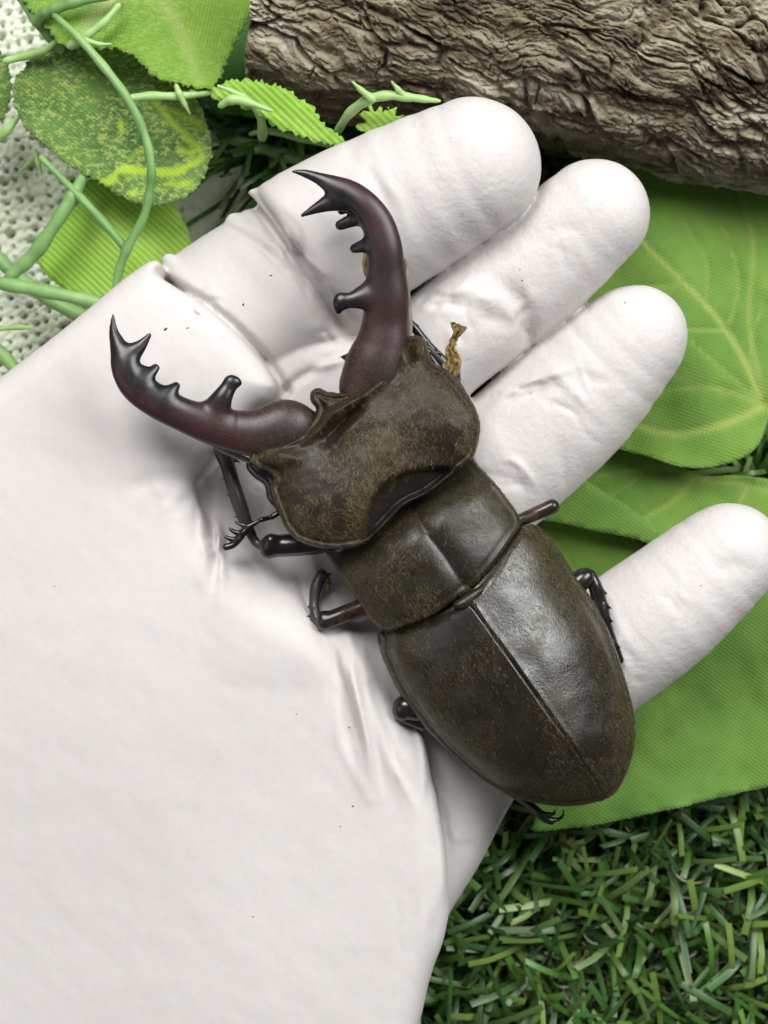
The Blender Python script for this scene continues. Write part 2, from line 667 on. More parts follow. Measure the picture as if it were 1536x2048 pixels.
def build_mat():
    z0 = 6.0
    h = 0.30
    p0, p1 = W(-640, 1250, z0), W(760, -620, z0)
    xs = np.arange(p0[0], p1[0], h)
    ys = np.arange(p0[1], p1[1], h)
    X, Y = np.meshgrid(xs, ys, indexing='ij')
    s = ppm(z0)
    PX, PY = X * s + 768, 1024 - Y * s
    # knitted loops: tilted rows of stitches with an open hole between each pair
    a = 0.20
    U = (X * math.cos(a) + Y * math.sin(a)) / 2.35 + 0.45 * (fbm(X / 6, Y / 6, 2, 3) - 0.5) * 2
    V = (-X * math.sin(a) + Y * math.cos(a)) / 1.95 + 0.4 * (fbm(X / 6, Y / 6, 2, 5) - 0.5) * 2
    row = np.floor(V)
    uu = U + 0.5 * (row % 2) + 0.9 * (_hash(row, np.floor(U / 2), 0, 11) - 0.5)
    du = (uu - np.floor(uu) - 0.5) * 2.35
    dv = (V - row - 0.5) * 1.95
    big = 0.16 + 0.46 * _hash(row, np.floor(uu), 0, 21)
    fine = sstep(300, 420, PX + 0.25 * (PY - 380))            # a finer, tighter weave to one side
    rad = np.hypot(du / 1.15, dv)
    hole = 1 - sstep(big * 0.62, big * 1.25, rad)
    hole *= (1 - 0.93 * fine)
    Z = z0 + 0.16 * (fbm(X / 1.6, Y / 1.6, 3, 8) - 0.5) * 2
    Z += (0.38 * np.cos(du / 2.35 * 6.28 * 1.0) * np.cos(dv / 1.95 * 6.28) + 0.22 * (fbm(X / 0.75, Y / 0.75, 2, 14) - 0.5) * 2) * (1 - 0.75 * fine)
    Z += 0.10 * np.sin(X * 6.28 / 1.1 + 5 * fbm(X / 4, Y / 4, 2, 2)) * fine
    Z -= 4.0 * hole
    keep = (PX < 395 + 12 * (fbm(Y / 4, X / 4, 2, 4) - 0.5)) | (PY > 262 + 14 * fbm(X / 5, Y / 5, 2, 9))
    n0, n1 = X.shape
    I = np.arange(n0 * n1).reshape(n0, n1)
    Q = np.stack([I[:-1, :-1], I[1:, :-1], I[1:, 1:], I[:-1, 1:]], -1).reshape(-1, 4)
    kk = (keep[:-1, :-1] & keep[1:, :-1] & keep[1:, 1:] & keep[:-1, 1:]).reshape(-1)
    Q = Q[kk]
    used = np.unique(Q)
    remap = np.full(n0 * n1, -1)
    remap[used] = np.arange(len(used))
    P = np.stack([X, Y, Z], -1).reshape(-1, 3)[used]
    m = M('knitted_cloth')
    c = m.ramp(m.noise(70, 4), [(0.3, (0.66, 0.71, 0.56)), (0.7, (0.80, 0.83, 0.72))])
    c = m.mix(m.ramp(m.noise(800, 3), [(0.4, (0, 0, 0)), (0.75, (0.4,) * 3)]), c, (0.45, 0.52, 0.38))
    mat = m.out(c, 0.9, m.bump(m.noise(1200, 3, 0.65), 0.6, 0.3), Specular_IOR_Level=0.2)
    o = mk('knitted_mat', P, remap[Q], mat, origin=W(200, 400, 0))
    tag(o, 'pale grey green knitted mat with open holes beneath the vine', 'mat')


build_mat()


def build_log():
    zc = 31.0
    R = 24.5
    s = ppm(zc)
    x0 = (556 - 768) / s
    a0 = W(566, -84, zc)
    a1 = W(1536, 92, zc)
    d = (a1 - a0)
    L1 = np.linalg.norm(d)
    d /= L1
    side = np.array([-d[1], d[0], 0])                 # away from the hand
    nu = 760
    us = np.concatenate([np.linspace(0, L1 + 14, nu - 40), np.linspace(L1 + 14.5, L1 + 80, 40)])
    us = us - 1.6
    # dense towards the camera and the hand, coarse underneath
    th = np.concatenate([np.linspace(-0.25 * np.pi, 0.85 * np.pi, 560), np.linspace(0.87 * np.pi, 1.74 * np.pi, 60)])
    U, T = np.meshgrid(us, th, indexing='ij')
    Sx = T * R
    wu = U + 6 * (fbm(U / 12, Sx / 12, 4, 31) - 0.5)
    ws = Sx + 7 * (fbm(U / 12, Sx / 12, 4, 37) - 0.5) + 0.25 * U
    r = R + 2.4 * (fbm(U / 40, Sx / 26, 3, 41) - 0.5) * 2
    f1, f2, cid = voronoi(wu / 11.0, ws / 4.2, 5)
    crack = np.exp(-((f2 - f1) / 0.10) ** 2)
    r -= 1.7 * crack * sstep(0.3, 0.6, fbm(U / 9, Sx / 9, 2, 33))
    r += 1.3 * (cid - 0.5) * sstep(0.02, 0.3, f2 - f1)
    g1, g2, gid = voronoi(wu / 3.4 + 7, ws / 1.5, 9)
    r -= 0.7 * np.exp(-((g2 - g1) / 0.10) ** 2) * sstep(0.45, 0.65, fbm(U / 5, Sx / 4, 2, 35))
    r += 0.18 * (gid - 0.5)
    rid = 1 - np.abs(2 * fbm(wu / 7, ws / 1.5, 6, 51, 0.62) - 1)
    rid2 = 1 - np.abs(2 * fbm(wu / 3.0, ws / 0.8, 4, 57, 0.6) - 1)
    r += 0.8 * (rid2 - 0.75)
    r += 1.2 * (rid - 0.75)
    r += 1.2 * (fbm(wu / 1.3, ws / 0.5, 4, 61, 0.6) - 0.5)
    # long sunken channels that follow the grain
    ch = np.abs(fbm(wu / 34, ws / 7.5, 3, 71) - 0.5)
    r -= 1.1 * np.exp(-(ch / 0.03) ** 2)
    P = a0 + U[..., None] * d + r[..., None] * (-np.cos(T)[..., None] * side + np.sin(T)[..., None] * np.array([0, 0, 1.0]))
    n0, n1 = U.shape
    # ragged sawn end
    P[:, :, :] += 0
    I = np.arange(n0 * n1).reshape(n0, n1)
    I2 = np.concatenate([I, I[:, :1]], 1)
    Q = np.stack([I2[:-1, :-1], I2[1:, :-1], I2[1:, 1:], I2[:-1, 1:]], -1).reshape(-1, 4)[:, ::-1]
    V = P.reshape(-1, 3)
    root = empty('tree_log', (a0[0] + 40, a0[1], zc - R), 'rough grey brown bark covered log lying behind the fingertips', 'log')
    mk('bark', V, Q[:, ::-1], BARK, root)
    for k, row in ((0, I[0]), (1, I[-1])):
        ring = V[row]
        c = ring.mean(0)
        VV = np.vstack([ring, c[None]])
        m = len(ring)
        F = [[i, (i + 1) % m, m] if k == 0 else [(i + 1) % m, i, m] for i in range(m)]
        mk('cut_end', VV, F, WOODEND, root, smooth=False)


build_log()

# ------------------------------------------------------------------ artificial turf


def build_grass():
    V, F, C = [], [], []
    pal = np.array([(0.05, 0.14, 0.024), (0.08, 0.20, 0.03), (0.15, 0.27, 0.045), (0.23, 0.34, 0.075), (0.03, 0.105, 0.028), (0.055, 0.155, 0.04), (0.13, 0.22, 0.06)])
    pts = []

    def region(n, x0, x1, y0, y1):
        for _ in range(n):
            pts.append((random.uniform(x0, x1), random.uniform(y0, y1)))
    region(1750, 700, 1700, 1480, 2200)
    region(700, 1000, 1320, 230, 420)
    region(420, 1400, 1640, 860, 1080)
    region(900, 520, 1000, 150, 330)
    region(700, 640, 1700, 1200, 1480)
    region(1500, 1700, 2150, 300, 2500)
    region(1100, 250, 1700, 2200, 2550)
    region(500, 640, 1100, 700, 1200)
    for (px, py) in pts:
        low = random.random() < 0.5
        b = W(px, py, 6)
        b[2] = 0.2
        az = random.uniform(0, 2 * math.pi)
        lean = random.uniform(0.9, 1.25) if low else random.uniform(0.55, 1.1)
        Ln = random.uniform(12, 20) if low else random.uniform(19, 30)
        w = random.uniform(0.8, 1.35) * 0.5
        roll = random.uniform(-0.5, 0.5)
        bend = random.uniform(-0.6, 1.1)
        nseg = 5
        base = len(V)
        col = pal[random.choices(range(7), (3, 4, 3, 1.6, 3, 3, 2))[0]] * random.uniform(0.42, 0.85) * (0.45 if low else 1.0)  # low blades coloured darker to stand for shade in the gaps
        p = b.copy()
        hd = np.array([math.cos(az), math.sin(az), 0])
        sd = np.array([-math.sin(az), math.cos(az), 0])
        for i in range(nseg + 1):
            t = i / nseg
            ang = lean + bend * (t - 0.3)
            dirv = hd * math.sin(ang) + np.array([0, 0, math.cos(ang)])
            nrm = np.cross(dirv, sd)
            rr = roll * t + 0.2
            sw = sd * math.cos(rr) + nrm * math.sin(rr)
            cv = nrm * 0.16 * w
            V.append(p - sw * w)
            V.append(p + cv)
            V.append(p + sw * w)
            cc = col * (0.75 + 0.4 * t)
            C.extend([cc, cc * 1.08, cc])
            p = p + dirv * Ln / nseg
            p[2] = min(max(p[2], 0.4), (7.0 if low else 13.5) + 0.04 * (len(V) % 50))
        for i in range(nseg):
            a = base + 3 * i
            F.append([a, a + 1, a + 4, a + 3])
            F.append([a + 1, a + 2, a + 5, a + 4])
    # curly thatch between the blades
    nth = 900
    for _ in range(nth):
        px, py = random.uniform(780, 1640), random.uniform(1560, 2150)
        c = W(px, py, 7)
        c[2] = random.uniform(2, 10)
        R = random.uniform(1.5, 4.5)
        a0 = random.uniform(0, 6.28)
        sp = random.uniform(1.5, 4.5)
        tx, ty = random.uniform(-0.5, 0.5), random.uniform(-0.5, 0.5)
        col = np.array(random.choice([(0.12, 0.13, 0.05), (0.16, 0.13, 0.07), (0.07, 0.11, 0.04)])) * random.uniform(0.7, 1.3)
        base = len(V)
        n = 9
        for i in range(n + 1):
            a = a0 + sp * i / n
            ca, sa = math.cos(a), math.sin(a)
            for q in (-0.22, 0.22):
                V.append(c + np.array([(R + q) * ca, (R + q) * sa * 0.8, tx * R * ca + ty * R * sa + q * 0.5]))
                C.append(col)
        for i in range(n):
            a = base + 2 * i
            F.append([a, a + 1, a + 3, a + 2])
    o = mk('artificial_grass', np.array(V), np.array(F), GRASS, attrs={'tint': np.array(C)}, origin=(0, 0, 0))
    tag(o, 'glossy green plastic turf blades under the leaves and hand', 'grass', kind='stuff')


build_grass()

# ------------------------------------------------------------------ fabric leaves


def leaf_mesh(name, outline, z, mat, parent=None, veins=(), vw=1.6, tilt=(0, 0), curl=1.0, jag=0.0, dens=1.1, seed=1, origin=None, smooth_n=8, midrib=None, thick=0.28, bulge=0.0, stripes=()):
    """outline in photo pixels at height z; the sheet is gently curved"""
    ol = catmull(outline, smooth_n, True) if smooth_n else np.asarray(outline, float)
    P = Wl(ol, z)
    # even resampling
    Pc = np.vstack([P, P[:1]])
    dl = np.r_[0, np.cumsum(np.hypot(*np.diff(Pc, axis=0).T))]
    m = int(dl[-1] / 0.45)
    tt = np.linspace(0, dl[-1], m, endpoint=False)
    P = np.stack([np.interp(tt, dl, Pc[:, 0]), np.interp(tt, dl, Pc[:, 1])], 1)
    if jag:
        nxt = np.roll(P, -1, 0) - np.roll(P, 1, 0)
        nn = np.stack([nxt[:, 1], -nxt[:, 0]], 1) / (np.linalg.norm(nxt, axis=1)[:, None] + 1e-9)
        r_ = np.random.default_rng(seed)
        P = P + nn * (jag * (r_.random(m) - 0.5) * 2)[:, None]
    lo, hi = P.min(0), P.max(0)
    gx, gy = np.meshgrid(np.arange(lo[0], hi[0], dens), np.arange(lo[1], hi[1], dens), indexing='ij')
    gx = gx + np.where(np.arange(gx.shape[1]) % 2, dens / 2, 0)[None, :]
    q = np.stack([gx.ravel(), gy.ravel()], 1)
    sd = sd_poly(q[:, 0], q[:, 1], P)
    q = q[sd < -0.35]
    allp = [Vector(v) for v in np.vstack([P, q])]
    edges = [(i, (i + 1) % m) for i in range(m)]
    vs, es, fs, _, _, _ = delaunay_2d_cdt(allp, edges, [], 1, 1e-5)
    V2 = np.array([(v.x, v.y) for v in vs])
    x, y = V2[:, 0], V2[:, 1]
    cx, cy = V2.mean(0)
    Z = z + tilt[0] * (x - cx) + tilt[1] * (y - cy)
    Z = Z + curl * 2.0 * (fbm(x / 22 + seed, y / 22, 2, seed) - 0.5) + curl * 0.5 * (fbm(x / 6, y / 6 + seed, 2, seed + 3) - 0.5)
    if bulge:
        dd = -sd_poly(x, y, P)
        Z = Z + bulge * (1 - np.exp(-np.maximum(dd, 0) / 6))
    vein = np.zeros(len(x))
    for vn in veins:
        vw_ = vw
        amp = 1.0
        if isinstance(vn, dict):
            vw_, amp, vn = vn.get('w', vw), vn.get('a', 1.0), vn['p']
        dd, par = seg_dist(x, y, Wl(catmull(vn, 6), z))
        vein = np.maximum(vein, amp * np.exp(-(dd / (0.27 * vw_ * (1.15 - 0.6 * par))) ** 2))
        Z = Z - 0.35 * np.exp(-(dd / 0.7) ** 2)
    for st in stripes:
        dd = sd_poly(x, y, Wl(catmull(st, 6, True), z))
        vein = np.maximum(vein, 0.95 * (1 - sstep(-0.25, 0.35, dd + 0.5 * (fbm(x / 0.7, y / 0.7, 2, 3) - 0.5))))
    V = np.stack([x, y, Z], 1)
    F = [list(f) for f in fs]
    # keep only triangles inside, facing up
    out = []
    for f in F:
        a, b, c = V2[f[0]], V2[f[1]], V2[f[2]]
        ar = (b[0] - a[0]) * (c[1] - a[1]) - (b[1] - a[1]) * (c[0] - a[0])
        out.append(f if ar > 0 else f[::-1])
    o = mk(name, V, np.array(out), mat, parent, attrs={'vein': vein}, origin=origin)
    so = o.modifiers.new('thickness', 'SOLIDIFY')
    so.thickness = thick * MM
    so.offset = -1
    return o


YV = (0.42, 0.55, 0.10)
LEAF_R = mat_leaf('green_leaf_cloth', (0.12, 0.29, 0.024), (0.27, 0.46, 0.06), (0.50, 0.58, 0.14), rot=0.35)
LEAF_R2 = mat_leaf('deep_green_leaf_cloth', (0.13, 0.31, 0.028), (0.28, 0.47, 0.065), (0.46, 0.58, 0.13), rot=-0.55)
LEAF_B = mat_leaf('bright_green_leaf_cloth', (0.12, 0.30, 0.032), (0.25, 0.45, 0.065), (0.28, 0.46, 0.09), rot=0.62)
LEAF_L1 = mat_leaf('lime_leaf_cloth', (0.26, 0.53, 0.035), (0.48, 0.70, 0.10), (0.80, 0.86, 0.40), mottle=0.6, mottle_col=(0.10, 0.29, 0.02), rot=0.2, trans=0.3, speck=0.35)
LEAF_L2 = mat_leaf('variegated_leaf_cloth', (0.16, 0.34, 0.05), (0.30, 0.48, 0.10), (0.56, 0.80, 0.05), mottle=0.97, mottle_col=(0.022, 0.11, 0.03), rot=0.7, speck=0.8)
LEAF_L3 = mat_leaf('ribbed_leaf_cloth', (0.28, 0.58, 0.04), (0.48, 0.72, 0.12), (0.6, 0.75, 0.2), rib=True, rot=0.75)
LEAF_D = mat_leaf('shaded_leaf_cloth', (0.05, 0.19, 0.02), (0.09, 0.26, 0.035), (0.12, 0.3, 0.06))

v0 = (1524, 812)
ivy1 = leaf_mesh('fabric_leaf', [(1200, 330), (1231, 311), (1314, 309), (1417, 330), (1490, 358), (1560, 395), (1640, 450), (1700, 600), (1690, 720), (1600, 740), (1545, 790), (1531, 841), (1513, 887), (1480, 916), (1417, 935), (1355, 933), (1293, 914), (1220, 892), (1120, 850), (1050, 760), (1040, 620), (1090, 450)],
                 25, LEAF_R, veins=[{'p': [v0, (1455, 662), (1372, 567), (1297, 493), (1200, 390)], 'w': 2.2, 'a': .75}, {'p': [v0, (1440, 850), (1355, 868), (1280, 852), (1180, 800)], 'w': 3.0, 'a': .7}, {'p': [v0, (1420, 775), (1300, 782), (1150, 740)], 'w': 1.6, 'a': .45},
                                   {'p': [v0, (1500, 640), (1510, 480), (1480, 370)], 'w': 2, 'a': .5}, {'p': [(1372, 567), (1300, 575), (1220, 590)], 'w': 1.2, 'a': .45}, {'p': [(1455, 662), (1360, 662), (1280, 672)], 'w': 1.2, 'a': .5},
                                   {'p': [(1455, 662), (1480, 560), (1450, 450)], 'w': 1.2, 'a': .4}, {'p': [(1505, 795), (1420, 720), (1380, 680)], 'w': 1.3, 'a': .35}, {'p': [(1505, 780), (1500, 700), (1530, 600)], 'w': 1.3, 'a': .35}, {'p': [(1410, 610), (1415, 520), (1370, 440)], 'w': 1.1, 'a': .35}],
                 tilt=(-0.02, -0.05), curl=2.2, seed=3, origin=W(1400, 600, 0), jag=0.05, dens=0.7)
tag(ivy1, 'large heart shaped green fabric leaf with pale branching veins beside the ring finger', 'leaf', 'loose fabric leaves on the turf')
ivy2 = leaf_mesh('fabric_leaf', [(1120, 960), (1150, 900), (1230, 880), (1330, 905), (1400, 950), (1470, 950), (1540, 958), (1640, 980), (1680, 1080), (1640, 1200), (1540, 1220), (1420, 1180), (1320, 1110), (1230, 1030)],
                 19.5, LEAF_R2, veins=[{'p': [(1640, 1010), (1500, 970), (1420, 962), (1330, 940), (1200, 950)], 'w': 2.4, 'a': .55}, {'p': [(1390, 958), (1350, 1000), (1300, 1030), (1275, 1050)], 'w': 2, 'a': .7}, {'p': [(1500, 972), (1470, 1020), (1440, 1060)], 'w': 1.8, 'a': .6}, {'p': [(1290, 945), (1250, 975), (1225, 990)], 'w': 1.4, 'a': .4}],
                 tilt=(0.0, 0.02), curl=1.8, seed=5, origin=W(1400, 1040, 0), jag=0.05, dens=0.7)
tag(ivy2, 'creased green fabric leaf partly tucked under the heart shaped leaf, above the little finger', 'leaf', 'loose fabric leaves on the turf')
ivy3 = leaf_mesh('fabric_leaf', [(985, 1000), (1060, 930), (1130, 930), (1177, 964), (1250, 1008), (1318, 1057), (1390, 1105), (1400, 1140), (1340, 1112), (1281, 1081), (1190, 1062), (1100, 1042), (1030, 1040)],
                 21.5, LEAF_B, veins=[{'p': [(1180, 967), (1250, 1011), (1316, 1058)], 'w': 1.3, 'a': .3}], tilt=(0.0, 0.03), curl=0.8, seed=8, origin=W(1200, 1030, 0), jag=0.05, smooth_n=5)
tag(ivy3, 'narrow pointed green fabric leaf lobe running from the beetle toward the little finger', 'leaf', 'loose fabric leaves on the turf')
ivy4 = leaf_mesh('fabric_leaf', [(980, 1060), (1060, 1020), (1180, 1050), (1300, 1085), (1400, 1150), (1380, 1260), (1250, 1320), (1120, 1250), (1030, 1160)],
                 16, LEAF_R, veins=[{'p': [(1060, 1040), (1110, 1090), (1150, 1160)], 'w': 3, 'a': .35}], tilt=(0, 0), curl=1.4, seed=9, origin=W(1180, 1150, 0), jag=0.05)
tag(ivy4, 'dark shaded green fabric leaf seen between the wing case and the little finger', 'leaf', 'loose fabric leaves on the turf')
ivy5 = leaf_mesh('fabric_leaf', [(1073, 1667), (1072, 1640), (1064, 1560), (1120, 1450), (1250, 1370), (1400, 1290), (1500, 1210), (1580, 1150), (1680, 1180), (1700, 1400), (1660, 1545), (1536, 1579), (1450, 1597), (1350, 1615), (1200, 1647)],
                 23, LEAF_B, veins=[{'p': [(1536, 1230), (1440, 1380), (1300, 1520), (1180, 1620)], 'w': 6, 'a': .25}, {'p': [(1536, 1330), (1480, 1450), (1420, 1560)], 'w': 5, 'a': .2}], tilt=(0.0, 0.0), curl=3.0, seed=12, origin=W(1350, 1450, 0), jag=0.10, smooth_n=3)
tag(ivy5, 'bright green woven fabric leaf with a cut edge under the tail of the beetle', 'leaf', 'loose fabric leaves on the turf')

# ------------------------------------------------------------------ artificial vine


def tube(name, pts, mat, parent, seg=10, flat=1.0, wob=0.0):
    """pts: px, py, z, radius px; a smooth tapered stalk with rounded ends"""
    q = np.array([list(W(p[0], p[1], p[2])) + [p[3] / ppm(p[2])] for p in pts])
    c = catmull(q, 8)
    P, R = c[:, :3], np.maximum(c[:, 3], 0.08)
    R = R * (1 + 0.08 * np.sin(np.arange(len(R)) * 0.9))
    T = np.gradient(P, axis=0)
    T /= np.linalg.norm(T, axis=1)[:, None] + 1e-9
    # rounded caps
    P = np.vstack([P[:1] - T[:1] * R[0] * 0.6, P, P[-1:] + T[-1:] * R[-1] * 0.6])
    R = np.r_[R[0] * 0.45, R, R[-1] * 0.45]
    T = np.vstack([T[:1], T, T[-1:]])
    up = np.array([0, 0, 1.0])
    B = np.cross(T, up)
    B /= np.linalg.norm(B, axis=1)[:, None] + 1e-9
    N = np.cross(B, T)
    V = []
    for i in range(len(P)):
        for j in range(seg):
            a = 2 * math.pi * j / seg
            V.append(P[i] + R[i] * (math.cos(a) * B[i] + flat * math.sin(a) * N[i]))
    F = []
    for i in range(len(P) - 1):
        for j in range(seg):
            a, b = i * seg + j, i * seg + (j + 1) % seg
            F.append([a, b, b + seg, a + seg])
    F.append(list(range(seg)))
    F.append([(len(P) - 1) * seg + j for j in reversed(range(seg))])
    return mk(name, np.array(V), F, mat, parent)


vine = empty('artificial_vine', W(200, 330, 6), 'artificial vine with printed fabric leaves and green plastic stems on the knitted mat', 'vine')
ZL = 26


def vleaf(*a, **k):
    return leaf_mesh('leaf', *a, parent=vine, **k)


vleaf([(55, -60), (520, -60), (503, 10), (484, 56), (458, 120), (438, 168), (425, 182), (385, 180), (340, 172), (296, 145), (250, 105), (160, 98), (105, 70)], 37, LEAF_L1,
      veins=[{'p': [(250, -40), (205, 15), (170, 60)], 'w': 9, 'a': .55}, {'p': [(300, -40), (360, 60), (400, 170)], 'w': 5, 'a': .25}], tilt=(0.02, -0.12), curl=2.0, jag=0.45, seed=21)
vleaf([(30, 160), (60, 120), (95, 95), (160, 70), (240, 72), (330, 140), (385, 185), (405, 225), (424, 290), (416, 336), (386, 383), (326, 409), (260, 401), (185, 357), (111, 309), (56, 262), (26, 208)], 30, LEAF_L2,
      veins=[{'p': [(400, 300), (345, 245), (310, 205)], 'w': 2.6, 'a': .8}, {'p': [(405, 255), (360, 228), (320, 215)], 'w': 2.4, 'a': .8}, {'p': [(385, 305), (355, 303)], 'w': 2.4, 'a': .8}, {'p': [(375, 366), (330, 368)], 'w': 2.6, 'a': .8}, {'p': [(285, 300), (255, 318)], 'w': 2, 'a': .5}],
      stripes=[[(225, 352), (245, 330), (300, 336), (350, 335), (405, 315), (402, 325), (345, 353), (290, 350), (240, 348)], [(236, 244), (243, 240), (246, 258), (239, 262)], [(200, 362), (235, 350), (230, 368), (205, 372)], [(255, 385), (275, 380), (270, 395)]],
      tilt=(0.0, 0.05), curl=1.8, jag=0.35, seed=22, dens=0.5)
vleaf([(174, 360), (240, 350), (330, 392), (366, 440), (382, 490), (370, 560), (300, 620), (222, 604), (130, 580), (82, 536), (78, 514), (122, 430), (150, 382)], 21, LEAF_L3,
      veins=[{'p': [(160, 380), (240, 450), (330, 500)], 'w': 5, 'a': .2}], tilt=(0.03, 0.02), curl=1.6, jag=0.2, seed=23)
vleaf([(-60, 110), (0, 104), (16, 130), (23, 180), (14, 215), (0, 240), (-60, 250)], 24, LEAF_L2, curl=1.0, jag=0.35, seed=24)
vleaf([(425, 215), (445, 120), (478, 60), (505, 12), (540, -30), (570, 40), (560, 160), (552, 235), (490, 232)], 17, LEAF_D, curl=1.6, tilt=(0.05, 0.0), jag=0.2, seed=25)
vleaf([(423, 186), (459, 163), (525, 163), (576, 183), (619, 210), (650, 248), (684, 268), (676, 290), (615, 274), (556, 255), (509, 221), (450, 200)], 43, LEAF_L3,
      tilt=(0.0, 0.12), curl=1.0, jag=0.5, seed=26, veins=[{'p': [(430, 190), (540, 220), (670, 285)], 'w': 2.5, 'a': .35}])
vleaf([(720, 262), (728, 228), (736, 212), (760, 214), (772, 222), (778, 208), (790, 222), (804, 236), (790, 262), (760, 280)], 45, LEAF_L3, curl=1.4, jag=0.9, seed=27, smooth_n=3)

stems = [
    ([(30, -25, 33, 10), (70, 37, 34, 11), (98, 70, 33, 12), (121, 99, 31, 11)], STEM),
    ([(72, 46, 35, 11), (90, 26, 38, 12), (111, 17, 39, 12), (156, 3, 40, 11), (230, -14, 40, 11)], STEM),
    ([(108, 30, 39, 6), (156, 74, 42, 8), (208, 134, 43, 9), (252, 193, 43, 9), (286, 260, 41, 9), (302, 326, 40, 9), (300, 378, 38, 9), (286, 438, 36, 9), (256, 493, 34, 10), (237, 545, 32, 9), (228, 605, 30, 9)], STEM),
    ([(82, 315, 28, 6), (156, 390, 30, 8), (208, 445, 32, 9), (252, 497, 33, 9)], STEM),
    ([(166, 352, 29, 9), (148, 390, 29, 15), (122, 430, 29, 14), (74, 501, 28, 15), (40, 535, 27, 14), (12, 560, 26, 9)], STEM),
    ([(-40, 560, 26, 13), (20, 570, 27, 14), (93, 583, 28, 14), (204, 607, 28, 13), (240, 616, 28, 12)], STEM),
    ([(-40, 470, 18, 13), (0, 520, 18, 14), (45, 560, 19, 14), (104, 601, 20, 15), (180, 642, 20, 15)], STEM),
    ([(-20, 660, 20, 4), (37, 654, 21, 6), (66, 657, 21, 2)], STEML),
    ([(-30, 682, 17, 14), (0, 705, 17, 14), (40, 748, 17, 14)], STEM),
    ([(140, 92, 38, 9), (172, 72, 40, 9), (208, 45, 41, 8), (238, 10, 41, 6)], STEML),
    ([(168, 78, 41, 5), (196, 88, 41, 5), (222, 88, 41, 2)], STEML),
    ([(262, 196, 42, 7), (300, 192, 40, 9), (360, 192, 39, 8), (427, 184, 38, 5), (445, 178, 37, 2)], STEML),
    ([(352, 170, 40, 4), (358, 186, 40, 7), (370, 210, 39, 5), (380, 228, 38, 2)], STEML),
    ([(440, 212, 45, 6), (462, 200, 46, 10), (490, 203, 46, 9), (545, 222, 45, 3)], STEML),
    ([(436, 172, 46, 3), (462, 182, 46, 5), (492, 198, 45, 7), (520, 230, 40, 9), (525, 275, 26, 10)], STEML),
    ([(415, 270, 12, 11), (470, 280, 12, 11), (517, 293, 12, 12), (576, 314, 12, 13), (630, 322, 12, 13), (690, 316, 12, 12)], STEM),
    ([(500, 268, 15, 4), (540, 262, 17, 7), (600, 276, 18, 8), (668, 292, 19, 6)], STEML),
    ([(676, 262, 38, 8), (700, 226, 45, 10), (736, 200, 49, 11), (775, 191, 50, 10), (822, 195, 50, 9), (862, 200, 50, 6), (880, 202, 50, 3)], STEML),
    ([(745, 198, 50, 9), (722, 180, 51, 6), (704, 163, 52, 2)], STEML),
    ([(812, 195, 50, 8), (797, 180, 51, 6), (783, 163, 52, 2)], STEML),
    ([(10, 122, 32, 7), (50, 112, 32, 9), (90, 100, 33, 8), (110, 84, 34, 5)], STEML),
    ([(-20, 290, 24, 9), (12, 262, 26, 10), (36, 234, 27, 5)], STEML),
    ([(36, 346, 18, 2), (56, 328, 19, 4), (78, 306, 20, 3)], STEML),
    ([(70, 300, 22, 3), (76, 325, 22, 5), (84, 350, 21, 2)], STEML),
]
for pts, mt in stems:
    tube('stem', pts, mt, vine)

# ------------------------------------------------------------------ the gloved hand


